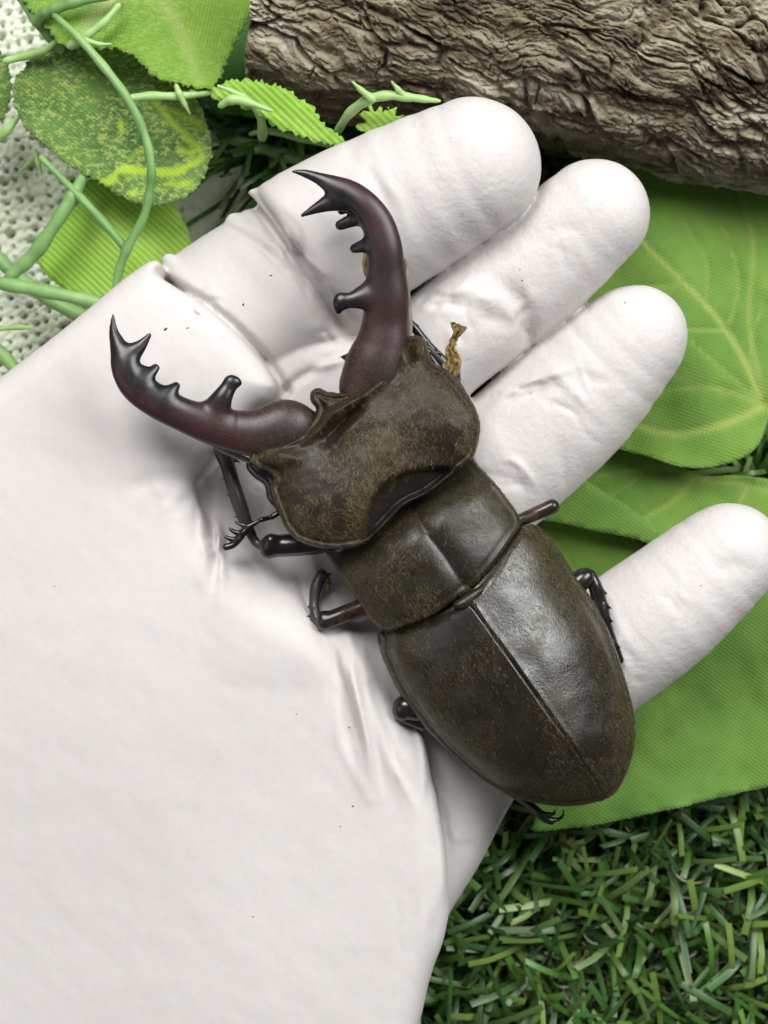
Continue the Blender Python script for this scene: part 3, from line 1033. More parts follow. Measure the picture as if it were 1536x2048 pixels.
def build_hand():
    h = 0.42
    zlo, zhi = 8.0, 64.0
    p0, p1 = W(-170, 2260, 45), W(1700, 130, 45)
    G = Grid((p0[0], p0[1], zlo), (p1[0], p1[1], zhi), h)
    X, Y = G.X2.astype(float), G.Y2.astype(float)
    s45 = ppm(45)
    PX, PY = X * s45 + 768, 1024 - Y * s45
    z = G.ax[2][None, None, :]

    def slab(poly, ztop, zbot, r):
        zz = float(np.median(ztop))
        d2 = sd_poly(X, Y, Wl(catmull(poly, 6, True), zz - r))
        zm = (ztop + zbot) / 2
        hh = (ztop - zbot) / 2
        w1 = (d2 + r)[..., None].astype(np.float32)
        w2 = np.abs(z - zm[..., None].astype(np.float32)) - (hh - r)[..., None].astype(np.float32)
        return np.minimum(np.maximum(w1, w2), 0) + np.sqrt(np.maximum(w1, 0) ** 2 + np.maximum(w2, 0) ** 2) - r

    def gauss(cx, cy, sx, sy=None, rot=0.0):
        sy = sy or sx
        c, sn = math.cos(rot), math.sin(rot)
        u = (PX - cx) * c + (PY - cy) * sn
        v = -(PX - cx) * sn + (PY - cy) * c
        return np.exp(-(u / sx) ** 2 - (v / sy) ** 2)

    # deep part of the palm, below the beetle
    zt = 41.5 + 0 * X
    zt -= 2.2 * gauss(560, 1000, 170, 110, 0.9)
    zt -= 5.0 * sstep(1350, 1750, PY) * sstep(700, 880, PX)
    palm_low = slab([(320, 590), (480, 580), (640, 640), (760, 690), (930, 790), (1035, 1000), (1085, 1180), (1140, 1390), (1110, 1500), (1035, 1598), (965, 1735), (900, 1842), (850, 1960), (800, 2250), (500, 2300), (-120, 2300), (-200, 1500), (-160, 900), (60, 760)],
                    zt, 17 + 0 * X, 8.0)
    # the raised heel, thumb mound and index mound
    za = 49.5 + 3.4 * gauss(410, 720, 190, 150, -0.6) - 1.6 * sstep(1200, 1900, PY) + 1.0 * gauss(100, 1300, 350, 500)
    za -= 1.2 * gauss(640, 1500, 180, 330, 0.1)
    palm_hi = slab([(-220, 930), (0, 757), (150, 643), (298, 527), (340, 556), (420, 610), (485, 668), (535, 726), (566, 775), (545, 806), (500, 832), (440, 905), (396, 958), (394, 1000), (430, 1090), (520, 1190), (640, 1265), (735, 1345), (838, 1468), (868, 1560), (885, 1640), (897, 1720), (899, 1800), (890, 1880), (865, 1950), (840, 2048), (810, 2160), (800, 2300), (200, 2350), (-220, 2300)],
                   za, 21 + 0 * X, 5.2)
    # blend soft in the middle of the palm, sharp at the index mound and at the little finger side
    kk = 0.35 + 13 * np.exp(-((PY - 1230) / 170) ** 4) * sstep(300, 480, PX)
    G.F = smin(palm_low, palm_hi, kk[..., None].astype(np.float32)).astype(np.float32)

    def finger(pts, k, cut=None, cutk=2.0, squash=1.0):
        """a finger of its own field, so it can be cut at a fold, then blended in"""
        g2 = Grid.__new__(Grid)
        g2.h, g2.o, g2.n, g2.ax = G.h, G.o, G.n, G.ax
        g2.F = np.full(tuple(G.n), 20.0, np.float32)
        g2.chain(pts, 2.0, squash, 14.0)
        F = g2.F
        if cut is not None:
            (ax, ay), (bx, by) = Wl(cut, pts[0][2])
            nx, ny = (by - ay), -(bx - ax)
            L = math.hypot(nx, ny)
            dpl = ((X - ax) * nx + (Y - ay) * ny) / L
            # keep the side of the fingertip
            tip = W(*pts[-1][:3])
            if ((tip[0] - ax) * nx + (tip[1] - ay) * ny) < 0:
                dpl = -dpl
            bow = 0.6 * np.sin((X + Y) / 4.0)
            F = smax(F, (-dpl + bow)[..., None].astype(np.float32), cutk)
        G.F = smin(G.F, F, k).astype(np.float32)

    # little, ring, middle, index
    finger([(1050, 1420, 30, 128), (1200, 1310, 33, 128), (1330, 1215, 36, 124), (1440, 1122, 38, 108), (1462, 1106, 39, 98)], 2.0)
    finger([(900, 1010, 31, 138), (1010, 922, 32, 138), (1150, 793, 34, 136), (1250, 694, 37, 115), (1272, 672, 38, 104)], 1.2)
    finger([(800, 760, 33, 122), (880, 690, 36, 114), (1000, 592, 37, 120), (1100, 510, 39, 120), (1190, 429, 42, 111)], 0.7)
    finger([(395, 690, 30, 170), (500, 620, 31.5, 172), (640, 530, 33, 168)], 0.4, cut=[(270, 520), (600, 860)])
    finger([(520, 585, 37.5, 176), (640, 500, 39.5, 170), (800, 410, 43, 158), (943, 336, 47, 137)], 0.4, cut=[(496, 382), (694, 655)], cutk=2.4)
    # rolled folds of rubber at the two finger joints
    for ch, k in (([(470, 446, 38, 20), (505, 478, 43, 15), (560, 530, 46, 11), (625, 595, 46.5, 6)], 0.9),
                  ([(508, 392, 40, 14), (540, 440, 45.5, 12), (595, 522, 49, 8), (640, 590, 49, 4)], 0.9),
                  ([(338, 520, 37, 13), (372, 552, 41, 11), (430, 612, 45, 8), (480, 665, 45.5, 4)], 0.9)):
        G.chain(ch, k)

    # creases and folds pulled into the rubber (positive = ridge, negative = groove)
    disp = np.zeros(X.shape)

    def line(pts, amp, wid, zz=46, fade=True):
        nonlocal disp
        d, par = seg_dist(X, Y, Wl(catmull(pts, 6), zz))
        f = np.sin(np.pi * np.clip(par, 0.03, 0.97)) ** 0.7 if fade else 1.0
        disp = disp + amp * f * np.exp(-(d / wid) ** 2)

    # by the deep crease of the palm
    line([(398, 968), (420, 1040), (432, 1110), (436, 1190)], -0.9, 0.9)
    line([(402, 1000), (428, 1050), (446, 1120), (440, 1200)], 0.8, 0.8)
    line([(410, 990), (440, 1060), (456, 1130)], -0.6, 0.6)
    line([(405, 1010), (412, 1090), (408, 1180)], 0.5, 0.9)
    line([(250, 980), (330, 960), (395, 955)], -0.5, 1.6)
    # folds under the beetle, toward the wrist
    line([(655, 1245), (690, 1320), (715, 1400), (730, 1480), (738, 1590)], 1.5, 1.5)
    line([(640, 1255), (670, 1330), (695, 1410), (712, 1500)], -1.3, 1.7)
    line([(685, 1240), (715, 1310), (745, 1370)], 0.9, 0.9)
    line([(735, 1290), (770, 1370), (800, 1440), (822, 1510)], -1.0, 1.5)
    line([(705, 1260), (760, 1360), (790, 1430), (830, 1560)], 0.5, 1.2)
    line([(868, 1572), (905, 1630), (945, 1700)], 1.0, 0.8, 40)
    line([(880, 1580), (920, 1650), (950, 1720)], -0.7, 0.9, 40)
    line([(852, 1500), (876, 1620), (886, 1720), (884, 1800)], 0.4, 0.8)
    line([(560, 1060), (620, 1130), (660, 1220)], 0.5, 1.2, 42)
    line([(480, 960), (530, 1000), (570, 1060)], 0.6, 2.0, 42)
    # where one roll of rubber overlaps the next
    line([(322, 546), (350, 564), (424, 614), (490, 672), (540, 730), (569, 778)], -2.2, 0.7, 46, False)
    line([(569, 778), (548, 810), (503, 836), (443, 910), (399, 960)], -2.0, 0.8, 44, False)
    line([(494, 384), (535, 443), (600, 540), (650, 603), (696, 660)], -1.8, 0.7, 47, False)
    line([(455, 446), (520, 492), (590, 560), (640, 625)], -0.8, 0.6, 45)
    line([(440, 470), (520, 530), (600, 620), (660, 700)], 0.4, 2.2, 45)
    line([(640, 735), (600, 755), (565, 785)], -1.2, 0.8, 42)
    line([(625, 740), (660, 728), (700, 715)], 0.8, 0.7, 42)
    line([(856, 1488), (872, 1566), (888, 1645), (900, 1722), (902, 1800)], -1.0, 0.8, 43)
    # joint dimples
    line([(1000, 565), (1035, 600), (1050, 640), (1060, 690)], -1.3, 1.7)
    line([(900, 590), (950, 590), (1000, 610)], 1.1, 1.7)
    line([(960, 640), (1000, 640), (1030, 660)], -0.5, 1.3)
    line([(1000, 790), (1060, 760), (1110, 745), (1150, 735)], 0.65, 1.0)
    line([(1010, 805), (1070, 780), (1140, 760)], -0.5, 1.0)
    line([(1150, 735), (1190, 760), (1225, 762)], -0.35, 0.8)
    line([(1120, 880), (1130, 930), (1140, 970)], -0.4, 1.0)
    line([(1400, 1140), (1450, 1130), (1500, 1140)], -0.4, 1.5, 40)
    line([(1040, 500), (1100, 470), (1170, 470)], -0.3, 1.2)
    line([(830, 330), (880, 300), (940, 290)], 0.3, 1.5)
    line([(720, 270), (700, 330), (690, 400)], -0.35, 1.6)
    line([(690, 640), (725, 670), (760, 690)], -0.7, 1.0)
    line([(610, 640), (650, 665), (690, 680)], 0.3, 1.3)
    # bunches of fine stretch wrinkles
    wr = np.random.default_rng(5)

    def bunch(a, b, n, spread, amp, wid=0.42, jitter=10, zz=46):
        """n wavy lines along a -> b, spread sideways (photo pixels)"""
        a, b = np.array(a, float), np.array(b, float)
        d = b - a
        L = np.hypot(*d)
        nn = np.array([-d[1], d[0]]) / L
        for q in range(n):
            o = wr.uniform(-spread, spread)
            t0, t1 = wr.uniform(0, 0.4), wr.uniform(0.6, 1.0)
            pts = [a + d * (t0 + (t1 - t0) * u) + nn * (o * (1 - 0.35 * u) + wr.normal(0, jitter)) for u in (0, 0.33, 0.66, 1)]
            sg = 1 if wr.random() < 0.5 else -1
            line(pts, sg * amp * wr.uniform(0.5, 1.2), wid * wr.uniform(0.8, 1.7), zz)

    bunch((325, 560), (520, 735), 5, 26, 0.35)
    bunch((350, 540), (480, 660), 6, 22, 0.40, 0.4)
    bunch((480, 430), (640, 620), 7, 34, 0.38, 0.4)
    bunch((530, 430), (670, 600), 4, 20, 0.3, 0.4)
    bunch((405, 985), (440, 1180), 8, 34, 0.45, 0.5)
    bunch((395, 960), (300, 1060), 4, 40, 0.22, 0.7)
    bunch((660, 1250), (760, 1600), 9, 55, 0.40, 0.55)
    bunch((760, 1330), (850, 1640), 7, 40, 0.40, 0.5)
    bunch((560, 1080), (660, 1260), 6, 40, 0.35, 0.6, 10, 42)
    bunch((480, 930), (600, 1080), 6, 50, 0.4, 0.5, 12, 41)
    bunch((820, 640), (1010, 585), 7, 45, 0.42, 0.5)
    bunch((1020, 560), (1060, 690), 6, 26, 0.40, 0.5)
    bunch((880, 600), (940, 720), 4, 34, 0.3, 0.6)
    bunch((960, 820), (1150, 740), 6, 40, 0.34, 0.5)
    bunch((1090, 720), (1230, 880), 6, 40, 0.26, 0.5)
    bunch((960, 900), (1080, 1000), 5, 40, 0.3, 0.5)
    bunch((1180, 1180), (1280, 1380), 6, 40, 0.26, 0.55, 10, 42)
    bunch((1310, 1120), (1400, 1270), 4, 26, 0.2, 0.5, 10, 44)
    bunch((1080, 440), (1180, 560), 4, 30, 0.2, 0.5)
    bunch((700, 300), (800, 520), 5, 40, 0.24, 0.6)
    bunch((600, 700), (720, 690), 6, 34, 0.42, 0.45, 8, 43)
    bunch((875, 1580), (960, 1720), 4, 22, 0.35, 0.5, 6, 38)
    bunch((840, 1700), (830, 1980), 5, 40, 0.16, 0.7)
    # loose rubber: slow undulation
    disp += 0.25 * (fbm(X / 20, Y / 20, 2, 77) - 0.5) * 2 * (0.5 + sstep(500, 900, PX))
    disp += 0.10 * (fbm((X + Y) / 5.0, (X - Y) / 9.0, 2, 79) - 0.5) * 2
    topw = sstep(30, 40, G.ax[2])[None, None, :].astype(np.float32)
    G.F -= disp[..., None].astype(np.float32) * topw * 0.9
    V, Q, N = G.mesh(2)
    root = empty('gloved_hand', (W(450, 1300, 40)[0], W(450, 1300, 40)[1], 17), 'open palm-up hand in a thin white rubber glove holding the beetle', 'hand')
    ss = FPX / (CAM_Z - V[:, 2])
    vx, vy = V[:, 0] * ss + 768, 1024 - V[:, 1] * ss
    stip = sstep(760, 980, vx - 0.25 * (vy - 600)) * sstep(1500, 1350, vy)
    hand = mk('glove', V, Q, GLOVE, root, N, attrs={'stipple': stip})
    # specks of dirt on the rubber
    n0 = np.round((V - G.o) / h).astype(int)
    top = {}
    up = N[:, 2] > 0.3
    VU = V[up]
    for (px, py, r, az) in [(540, 553, 4, 0.3), (487, 607, 5, 1.2), (332, 661, 6, 0.7), (375, 655, 4, 0.1), (708, 1612, 4, 0.2), (682, 1655, 3, 0.5), (506, 1833, 3, 0.3), (700, 1455, 4, 1.0), (1045, 560, 3, 0.5), (595, 1430, 2.5, 0.4), (1250, 607, 3, 1.4), (1040, 540, 2.6, 0.2), (109, 1172, 2.5, 0), (1405, 1172, 2.5, 0)]:
        q = (VU[:, 0] * FPX / (CAM_Z - VU[:, 2]) + 768 - px) ** 2 + (1024 - VU[:, 1] * FPX / (CAM_Z - VU[:, 2]) - py) ** 2
        c = VU[np.argmin(q - VU[:, 2] * 0.05)]
        rr = r / 12.5
        vv, ff = [], []
        m = 7
        for j in range(m):
            a = 2 * math.pi * j / m
            u, v = rr * (0.7 + 0.5 * random.random()) * math.cos(a), 0.5 * rr * (0.7 + 0.5 * random.random()) * math.sin(a)
            vv.append(c + np.array([u * math.cos(az) - v * math.sin(az), u * math.sin(az) + v * math.cos(az), -0.05]))
        vv.append(c + np.array([0, 0, 0.16]))
        ff = [[j, (j + 1) % m, m] for j in range(m)] + [list(reversed(range(m)))]
        mk('dirt_speck', np.array(vv), ff, DIRT, root)


build_hand()

# ------------------------------------------------------------------ the stag beetle
beetle = empty('stag_beetle', (W(900, 1180, 44)[0], W(900, 1180, 44)[1], 42), 'large dark brown stag beetle with spread toothed mandibles resting on the glove', 'beetle')


def plate(outline, zref, fn, res, name, mat, parent, attrs_fn=None, it=2, pad=1.0, zr=None, curve=5):
    """fn(px, py, x, y, d) gives top and bottom heights; d = signed distance to the outline in mm (inside negative)"""
    ol = np.array([(p[0], p[1], p[2] if len(p) > 2 else zref) for p in outline], float)
    ol = catmull(ol, curve, True) if curve else ol
    sz = FPX / (CAM_Z - ol[:, 2])
    P = np.stack([(ol[:, 0] - 768) / sz, -(ol[:, 1] - 1024) / sz], 1)
    lo = np.r_[P.min(0) - pad, zr[0]]
    hi = np.r_[P.max(0) + pad, zr[1]]
    G = Grid(lo, hi, res)
    X, Y = G.X2.astype(float), G.Y2.astype(float)
    s = ppm(zref)
    d = sd_poly(X, Y, P)
    top, bot = fn(X * s + 768, 1024 - Y * s, X, Y, d)
    z = G.ax[2][None, None, :]
    G.F = np.maximum(z - top[..., None].astype(np.float32), bot[..., None].astype(np.float32) - z)
    V, Q, N = G.mesh(it)
    at = None
    if attrs_fn:
        at = attrs_fn(V[:, 0] * s + 768, 1024 - V[:, 1] * s, V, N)
    o = mk(name, V, Q, mat, parent, N, attrs=at)
    return o, V, N


def ell(t):
    t = np.clip(t, 0, 1)
    return np.sqrt(np.maximum(1 - (1 - t) ** 2, 0))


def edge(d, top, bot, zedge, r):
    """round a plate off toward its outline"""
    e = ell(-d / r)
    t = np.where(d < 0, zedge + (top - zedge) * e, zedge - 0.8 * d - 0.02)
    b = np.where(d < 0, zedge + (bot - zedge) * e, zedge + 0.8 * d + 0.02)
    return t, b


ZB = 52.0      # reference height for outlines of the body
ELY = [(757, 1266), (760, 1300), (776, 1342), (800, 1390), (830, 1432), (870, 1481), (922, 1531), (980, 1575), (1040, 1600), (1100, 1612), (1150, 1613), (1190, 1606), (1214, 1598), (1238, 1578), (1260, 1532), (1272, 1480), (1270, 1430), (1256, 1370), (1237, 1310), (1215, 1252), (1186, 1200), (1152, 1150), (1120, 1100), (1090, 1065), (1062, 1048), (1040, 1054), (1010, 1090), (985, 1130), (950, 1172), (905, 1212), (860, 1235), (800, 1256)]
ELY_D = [(700, 1150), (757, 1266), (760, 1300), (776, 1342), (800, 1390), (830, 1432), (870, 1481), (922, 1531), (980, 1575), (1040, 1600), (1100, 1612), (1150, 1613), (1190, 1606), (1214, 1598), (1238, 1578), (1260, 1532), (1272, 1480), (1270, 1430), (1256, 1370), (1237, 1310), (1215, 1252), (1186, 1200), (1152, 1150), (1120, 1100), (1090, 1060), (1010, 930), (860, 900)]
SUT = [(925, 1180), (945, 1215), (1000, 1288), (1050, 1358), (1100, 1429), (1150, 1499), (1190, 1560), (1213, 1597), (1240, 1640)]
SUTc = catmull(SUT, 6)
HUM_L = W(790, 1300, ZB)
HUM_R = W(1085, 1090, ZB)


def ely_height(px, py, X, Y):
    D = -sd_poly(X, Y, Wl(catmull(ELY_D, 5, True), ZE))
    t = D / 16.0
    zt = 47.5 + 12.2 * (0.66 * ell(t * 1.25) + 0.34 * np.clip(t, 0, 1.1))
    zt += 0.40 * np.exp(-((D - 0.35) / 0.35) ** 2) - 0.55 * np.exp(-((D - 1.3) / 0.45) ** 2)      # rim bead
    dsu, _ = seg_dist(X, Y, Wl(SUTc, ZB + 6))
    zt -= 0.10 * np.exp(-(dsu / 0.2) ** 2)
    zt += 0.16 * np.exp(-((dsu - 0.45) / 0.3) ** 2)
    zt += 0.7 * np.exp(-((X - HUM_L[0]) ** 2 + (Y - HUM_L[1]) ** 2) / 9.0) + 0.7 * np.exp(-((X - HUM_R[0]) ** 2 + (Y - HUM_R[1]) ** 2) / 9.0)
    zt += 0.25 * (fbm(X / 6, Y / 6, 3, 91) - 0.5)
    # the front slopes down under the thorax
    df, _ = seg_dist(X, Y, Wl([(740, 1262), (800, 1256), (860, 1235), (905, 1212), (950, 1172), (985, 1130), (1010, 1090), (1040, 1054)], ZB + 4))
    zt -= 1.0 * np.exp(-(df / 1.0) ** 2)
    return zt


HAIR_SRC = []


ZE = 48.8       # height of the outer rim of the wing cases
SEAM = [(925, 1196, 58.5), (945, 1215, 59), (1000, 1288, 59.5), (1050, 1358, 59.5), (1100, 1429, 59), (1150, 1499, 57.5), (1190, 1560, 53.5)]
_tip = ELY.index((1214, 1598))
_rim = [(x, y, ZE) for x, y in ELY]
_front = [(950, 1172, 58.5), (905, 1212, 58.5), (860, 1235, 57.5), (800, 1256, 54)]
_rfront = [(1010, 1090, 54), (985, 1130, 57.5)]


def left_half():
    return _rim[:_tip + 1] + SEAM[::-1] + _front[1:]


def right_half():
    i_f = ELY.index((1010, 1090))
    return _rim[_tip:i_f] + _rfront + [(950, 1172, 58.5)] + SEAM


def ely_attr(px, py, V, N):
    D = -sd_poly(V[:, 0], V[:, 1], Wl(catmull(ELY_D, 5, True), ZE))
    lat = (px - 935) * 0.814 - (py - 1190) * 0.581
    dn = np.exp(-(np.clip(D - 1.5, 0, 99) / 3.2) ** 2) * 0.8 + 0.10 * fbm(px / 40, py / 40, 3, 15)
    c1 = np.exp(-((px - 1095) ** 2 / 75 ** 2 + (py - 1180) ** 2 / 110 ** 2))  # sheen by the right shoulder, put in as pale colour
    return {'down': np.clip((dn + 0.7 * c1) * (0.5 + fbm(px / 30, py / 30, 3, 19)), 0, 1)}


for half, lab in ((left_half(), None), (right_half(), None)):
    def fn(px, py, X, Y, d):
        zt = ely_height(px, py, X, Y)
        zb = np.minimum(zt - 1.4, 46.2 + 0 * zt)
        return edge(d, zt, zb, np.minimum(zt - 0.5, 48.0 + 0 * zt) if False else zt - 0.14, 0.25)
    o, V, N = plate(half, ZB + 3, fn, 0.24, 'elytron', ELYTRA, beetle, zr=(45, 63), curve=5, attrs_fn=ely_attr)
    HAIR_SRC.append(('elytron', o, V, N))

# small triangular plate at the top of the seam
o, V, N = plate([(905, 1205), (925, 1190), (955, 1172), (966, 1172), (962, 1192), (948, 1212), (930, 1218), (910, 1216)], ZB + 4,
                lambda px, py, X, Y, d: edge(d, 59.6 + 0 * d, 56 + 0 * d, 58.7 + 0 * d, 1.2), 0.16, 'scutellum', HEADM, beetle, attrs_fn=lambda px, py, V, N: {'bald': np.full(len(px), 0.7), 'down': np.full(len(px), 0.5)}, zr=(55, 61.5))

PRO = [(600, 1030), (640, 1098), (668, 1135), (695, 1172), (720, 1208), (742, 1240), (768, 1259), (805, 1252), (860, 1226), (903, 1201), (950, 1165), (990, 1120), (1020, 1080), (1040, 1052), (1038, 1030), (1012, 992), (985, 958), (962, 932), (940, 900), (880, 860), (760, 880), (660, 960)]


def pro_fn(px, py, X, Y, d):
    a = np.array([-0.581, -0.814])
    lat = (px - 850) * 0.814 - (py - 1095) * 0.581         # + = toward the right-hand side of the body
    lat0 = lat - 12
    hw = 208.0
    zt = 52.0 + 7.6 * (1 - np.clip(np.abs(lat0) / hw, 0, 1.05) ** 2.4)
    ax = -(px - 850) * 0.581 - (py - 1095) * 0.814         # + = toward the head
    zt -= 0.7 * (np.clip(-ax - 55, 0, 100) / 60) ** 2 + 6.5 * (np.clip(ax - 12, 0, 140) / 90) ** 2
    # middle groove
    dm, par = seg_dist(X, Y, Wl(catmull([(822, 1010), (850, 1060), (885, 1105), (915, 1150), (935, 1178)], 6), ZB + 7))
    zt -= 0.45 * np.exp(-(dm / 1.6) ** 2) + 0.2 * np.exp(-(dm / 0.5) ** 2)
    zt += 0.35 * (fbm(X / 5, Y / 5, 3, 95) - 0.5)
    zt += 0.05 * np.exp(-((-d - 0.4) / 0.35) ** 2) - 0.10 * np.exp(-((-d - 1.1) / 0.4) ** 2)
    return edge(d, zt, 45.5 + 0 * d, np.maximum(zt - 0.7, 47.5), 0.5)


def pro_attr(px, py, V, N):
    d, _ = seg_dist(px, py, np.array([(868, 1080), (890, 1108), (905, 1130)]))
    b = np.exp(-(d / 26) ** 2) * sstep(0.3, 0.55, fbm(px / 12, py / 12, 3, 61) + 0.15)
    b = np.maximum(b, sstep(0.75, 0.4, N[:, 2]) * 0.0)
    lat = (px - 860) * 0.814 - (py - 1095) * 0.581
    return {'bald': b, 'down': np.clip(0.12 + 0.5 * sstep(60, 190, np.abs(lat)) + 0.3 * (fbm(px / 40, py / 40, 3, 15) - 0.4), 0, 1)}


o, V, N = plate(PRO, ZB + 3, pro_fn, 0.22, 'pronotum', THORAX, beetle, pro_attr, zr=(45, 62.5))
HAIR_SRC.append(('pronotum', o, V, N))

HEAD = [(498, 917), (505, 903), (532, 894), (569, 885), (596, 872), (622, 842), (632, 818), (622, 803), (622, 783), (637, 776), (655, 783), (682, 785), (710, 776), (737, 762), (760, 744), (778, 712), (788, 688), (810, 676), (834, 671), (852, 683), (858, 706), (866, 726), (890, 738), (916, 766), (942, 801), (957, 834), (959, 866), (948, 912), (925, 935), (912, 945), (892, 963), (856, 990), (810, 1013), (778, 1045), (746, 1077), (714, 1093), (673, 1099), (637, 1095), (597, 1081), (573, 1057), (556, 1018), (542, 975), (549, 957), (540, 942), (512, 932)]
SCOOP = [(720, 1105), (722, 1055), (728, 1020), (745, 992), (787, 950), (826, 934), (880, 932), (930, 940), (900, 1000), (800, 1080)]
HZ = 57.0


def head_fn(px, py, X, Y, d):
    t = -d / 9.0
    zt = 57.6 + 2.6 * ell(t)
    # low toward the rear so that it dips under the rim of the thorax
    ax = -(px - 760) * 0.581 - (py - 900) * 0.814
    zt += 0.7 * np.exp(-((ax - 10) / 110) ** 2)
    sc = sd_poly(X, Y, Wl(catmull(SCOOP, 5, True), HZ + 4))
    zt -= 2.0 * sstep(0.2, -1.0, sc) * sstep(0.2, 1.5, -d)
    # rear lobes stand proud on both sides of it
    for (cx, cy) in ((650, 1010), (890, 850)):
        c = W(cx, cy, HZ + 4)
        zt += 0.7 * np.exp(-((X - c[0]) ** 2 + (Y - c[1]) ** 2) / 34.0)

    def ln(pts, amp, wd):
        dd, par = seg_dist(X, Y, Wl(catmull(pts, 6), HZ + 4))
        return amp * np.exp(-(dd / wd) ** 2) * np.sin(np.pi * np.clip(par, 0.04, 0.96)) ** 0.5
    zt += ln([(785, 705), (765, 755), (720, 795), (665, 830), (625, 868), (560, 898)], 1.5, 0.85)      # frontal ridge
    zt += ln([(722, 808), (690, 836), (650, 880)], -2.6, 1.0)                                       # dent behind it
    zt += ln([(735, 815), (705, 850), (668, 890)], 0.7, 1.4)
    zt += ln([(640, 815), (690, 800), (740, 770)], -0.5, 0.8)
    zt += ln([(820, 684), (824, 702), (826, 722)], -1.9, 0.55)
    zt += ln([(842, 684), (842, 700), (846, 716)], 1.0, 0.7)
    zt += ln([(800, 690), (806, 712), (812, 730)], 0.9, 0.9)
    zt += ln([(510, 912), (540, 905), (570, 912), (600, 915)], 1.1, 1.2)
    zt += ln([(520, 928), (545, 935), (570, 945)], -1.3, 0.7)
    zt += 0.5 * (fbm(X / 3.5, Y / 3.5, 3, 97) - 0.5)
    zt += 0.34 * np.exp(-((-d - 0.5) / 0.28) ** 2) - 0.30 * np.exp(-((-d - 1.15) / 0.35) ** 2)
    return edge(d, zt, 47.5 + 0 * d, zt - 1.2, 0.8)


def head_attr(px, py, V, N):
    sc = sd_poly(px, py, catmull(SCOOP, 5, True)) + 22 * (fbm(px / 14, py / 14, 3, 44) - 0.5)
    b = sstep(10, -26, sc)
    dd, _ = seg_dist(px, py, np.array([(715, 815), (690, 838), (655, 876)]))
    b = np.maximum(b, np.exp(-(dd / 11) ** 2) * 0.8)  # shadow in the frontal dent, put in as darker colour
    dd, _ = seg_dist(px, py, np.array([(822, 690), (826, 722)]))
    b = np.maximum(b, np.exp(-(dd / 8) ** 2) * 0.8)
    fr = np.exp(-((px * 0.581 + py * 0.814 - (690 * 0.581 + 800 * 0.814)) / 60) ** 2)
    return {'bald': b, 'down': np.clip(0.1 + 0.45 * fr + 0.4 * (fbm(px / 45, py / 45, 3, 16) - 0.35), 0, 1) * (1 - b)}


o, V, N = plate(HEAD, HZ, head_fn, 0.2, 'head', HEADM, beetle, head_attr, zr=(47, 64.5), it=1, curve=4)
HAIR_SRC.append(('head', o, V, N))
head_obj = o
# eye ridge sticking out below the rim of the head, with the eye
CAN = [(500, 915), (491, 932), (505, 953), (528, 971), (533, 996), (545, 1012), (562, 1024), (580, 1010), (575, 950), (540, 920)]
plate(CAN, 53, lambda px, py, X, Y, d: edge(d, 54.5 + 0 * d, 49 + 0 * d, 52 + 0 * d, 2.0), 0.2, 'eye_ridge', LEGM, head_obj, zr=(48, 56.5))
CAN2 = [(840, 690), (858, 690), (885, 716), (912, 748), (935, 785), (940, 800), (910, 800), (860, 750)]
plate(CAN2, 53, lambda px, py, X, Y, d: edge(d, 53.5 + 0 * d, 49 + 0 * d, 51.5 + 0 * d, 2.0), 0.2, 'eye_ridge', LEGM, head_obj, zr=(48, 56))


def blob(name, chains, mat, parent, res=0.2, k=0.5, squash=1.0, it=1, attr=None, pad=1.0):
    allp = [p for c in chains for p in c]
    lo, hi = bounds(allp, pad)
    G = Grid(lo, hi, res)
    for c in chains:
        G.chain(c, k, squash, 3.0)
    V, Q, N = G.mesh(it)
    at = attr(V) if attr else None
    return mk(name, V, Q, mat, parent, N, attrs=at), V, N


for xy, r, par_ in (((516, 922), 10, head_obj), ((850, 700), 9, head_obj)):
    blob('eye', [[(xy[0], xy[1], 55.5, r), (xy[0] + 6, xy[1] + 4, 55.5, r)]], LEGM, par_, 0.14)

# underside: one continuous body from the head to the tail
BOD = [(620, 1000), (660, 950), (760, 900), (860, 850), (920, 870), (950, 930), (1010, 1010), (1080, 1090), (1150, 1180), (1205, 1270), (1240, 1380), (1250, 1470), (1230, 1550), (1190, 1585), (1110, 1590), (1020, 1570), (930, 1510), (850, 1430), (795, 1350), (775, 1280), (720, 1180), (650, 1080)]
plate(BOD, 49, lambda px, py, X, Y, d: edge(d, 53 + 0 * d, 42.2 + 0 * d, 48 + 0 * d, 7.0), 0.35, 'body', BODYM, beetle, zr=(41.5, 54.5))

# mandibles: chains of (px, py, z, radius px)
MR = [[(738, 772, 57, 60), (750, 732, 58, 60), (764, 688, 58.5, 52), (771, 640, 59, 46), (773, 590, 60, 45), (772, 540, 61, 38), (768, 492, 62, 36), (755, 447, 62.5, 33), (730, 410, 63, 29), (698, 386, 63, 26), (672, 374, 63, 22), (640, 358, 63, 13), (610, 347, 63, 8.5), (586, 343, 63, 3.5)],
      [(705, 396, 62.5, 26), (675, 400, 62.5, 22), (645, 411, 62.5, 14), (604, 431, 62.5, 4)],
      [(712, 412, 61.5, 12), (694, 416, 61.5, 10), (681, 424, 61.5, 6)],
      [(742, 432, 62.5, 18), (712, 439, 62, 14), (681, 450, 61.5, 11)],
      [(752, 488, 62, 16), (730, 491, 62, 14), (709, 497, 61.5, 10)],
      [(768, 585, 60, 34), (738, 592, 60.5, 28), (706, 600, 61, 17), (684, 604, 61, 15)], [(682, 599, 61, 13), (678, 610, 61, 11), (677, 622, 60.5, 7)],
      [(712, 712, 57, 9), (696, 714, 57, 7), (682, 714, 57, 3)]]
